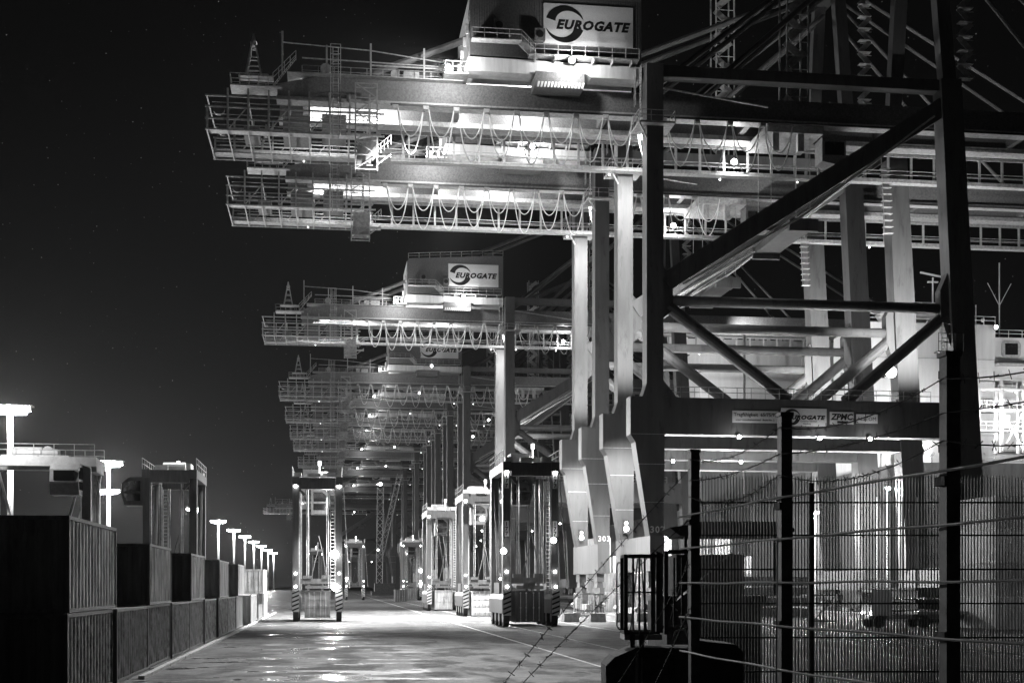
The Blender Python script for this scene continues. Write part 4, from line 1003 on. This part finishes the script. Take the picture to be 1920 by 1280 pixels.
# dark switch cabin with an outside stair behind the fence
hb = thing('switch_cabin', 'low dark cabin with a flat roof and side stair behind the left fence post', 'cabin', (6.2, 24.2, 0), -YAW)
part('wall', MB().box(0, 1.75, 0, 3.5, 0, 3.1), 'rust', hb)
part('roof', MB().box(-.08, 1.83, -.1, 3.6, 3.1, 3.22), 'dark', hb)
part('upper_box', MB().box(.25, 1.55, .6, 2.8, 3.22, 4.0), 'rust', hb); part('canopy', MB().prism([(.1, 4.5), (.7, 4.62), (2.3, 4.62), (2.5, 4.45), (2.3, 4.35), (.3, 4.35)], .4, 2.2), 'dark', hb)
for x in (.4, 2.1): part('canopy_post', MB().box(x, x + .06, .6, .66, 3.22, 4.36), 'dark', hb)
part('stair', MB().beam((.1, -.3, 3.0), (1.2, -.3, 3.95), .16, .4), 'dark', hb)
part('door', MB().box(.5, 1.2, -.04, 0, .1, 2.1), 'dark', hb)

# guard cage on its concrete plinth by the road
gc = thing('guard_cage', 'rusty open steel bar cage on a dark plinth by the fence end', 'steel cage', (3.27, 14.6, 2.86), -YAW)
fr = MB()
for x in (0, .36, .45, .78):
    for y in (0, .5): fr.box(x - .022, x + .022, y - .022, y + .022, 0, .86 + .06 * (x > .3))
for z0 in (.0, .86):
    fr.box(.022, .34, -.02, .02, z0, z0 + .035).box(.022, .34, .48, .52, z0, z0 + .035).box(-.02, .02, .022, .478, z0, z0 + .035).box(.47, .76, -.02, .02, z0 + .05, z0 + .085)
    fr.box(.47, .76, .48, .52, z0 + .05, z0 + .085)
part('frame', fr, 'rust', gc)
for x in (.07, .14, .2, .28, .53, .62, .7): part('bar', MB().box(x, x + .022, -.012, .012, .037, .858), 'rust', gc)
for x0, x1 in ((.08, .16), (.26, .2), (.5, .74)): part('diagonal_bar', MB().beam((x0, .3, .04), (x1, .3, .85), .015), 'rust', gc)
part('middle_rail', MB().box(.024, .338, -.01, .01, .46, .48), 'rust', gc)
part('base_plate', MB().box(-.02, .4, -.05, .55, -.06, -.002), 'galv', gc)
part('handle_loop', MB().path([(-.03, 0, .8), (-.09, 0, .8), (-.1, 0, .76), (-.1, 0, .1), (-.08, 0, .06), (-.02, 0, .06)], .009, 6), 'rust', gc)
pl = thing('concrete_plinth', 'dark rounded plinth blocks under the steel bar cage', 'plinth', (3.0, 14.4, 0), -YAW)
part('block', MB().prism([(.03, 0), (1.0, 0), (1.0, 2.72), (.34, 2.72), (.1, 2.62), (0, 2.52)], 0, .8), 'rust', pl)
part('block', MB().prism([(1.02, 0), (1.5, 0), (1.5, 2.68), (1.42, 2.76), (1.02, 2.8)], -.05, .8), 'dark', pl)
part('lug', MB().box(.28, .33, .1, .16, 2.72, 2.9).box(.38, .43, .1, .16, 2.72, 2.9), 'rust', pl)
part('hose', MB().path([(.72, -.04, 2.75), (.76, -.05, 2.9), (.86, -.05, 2.93), (.92, -.05, 2.8), (.92, -.05, 1.5)], .014, 6), 'galv', pl)
part('pipe', MB().tube((.32, -.04, 0), (.34, -.04, 2.66), .018, 6).tube((.38, -.04, 0), (.39, -.04, 2.62), .01, 6), 'galv', pl)

# ------------------------------------------------------------ haze
HAZE = 0.000018
hm = bpy.data.materials.new('haze'); hm.use_nodes = True; hn = hm.node_tree.nodes
hn.remove(hn['Principled BSDF']); pv = hn.new('ShaderNodeVolumePrincipled'); pv.inputs['Density'].default_value = HAZE
pv.inputs['Color'].default_value = (.9, .9, .9, 1); pv.inputs['Anisotropy'].default_value = .8
hm.node_tree.links.new(pv.outputs[0], hn['Material Output'].inputs['Volume'])
if HAZE > 0:
    hz_ = struct('haze', MB().box(-1520, 1800, -70, 3520, -10.5, 92), hm, kind='stuff')
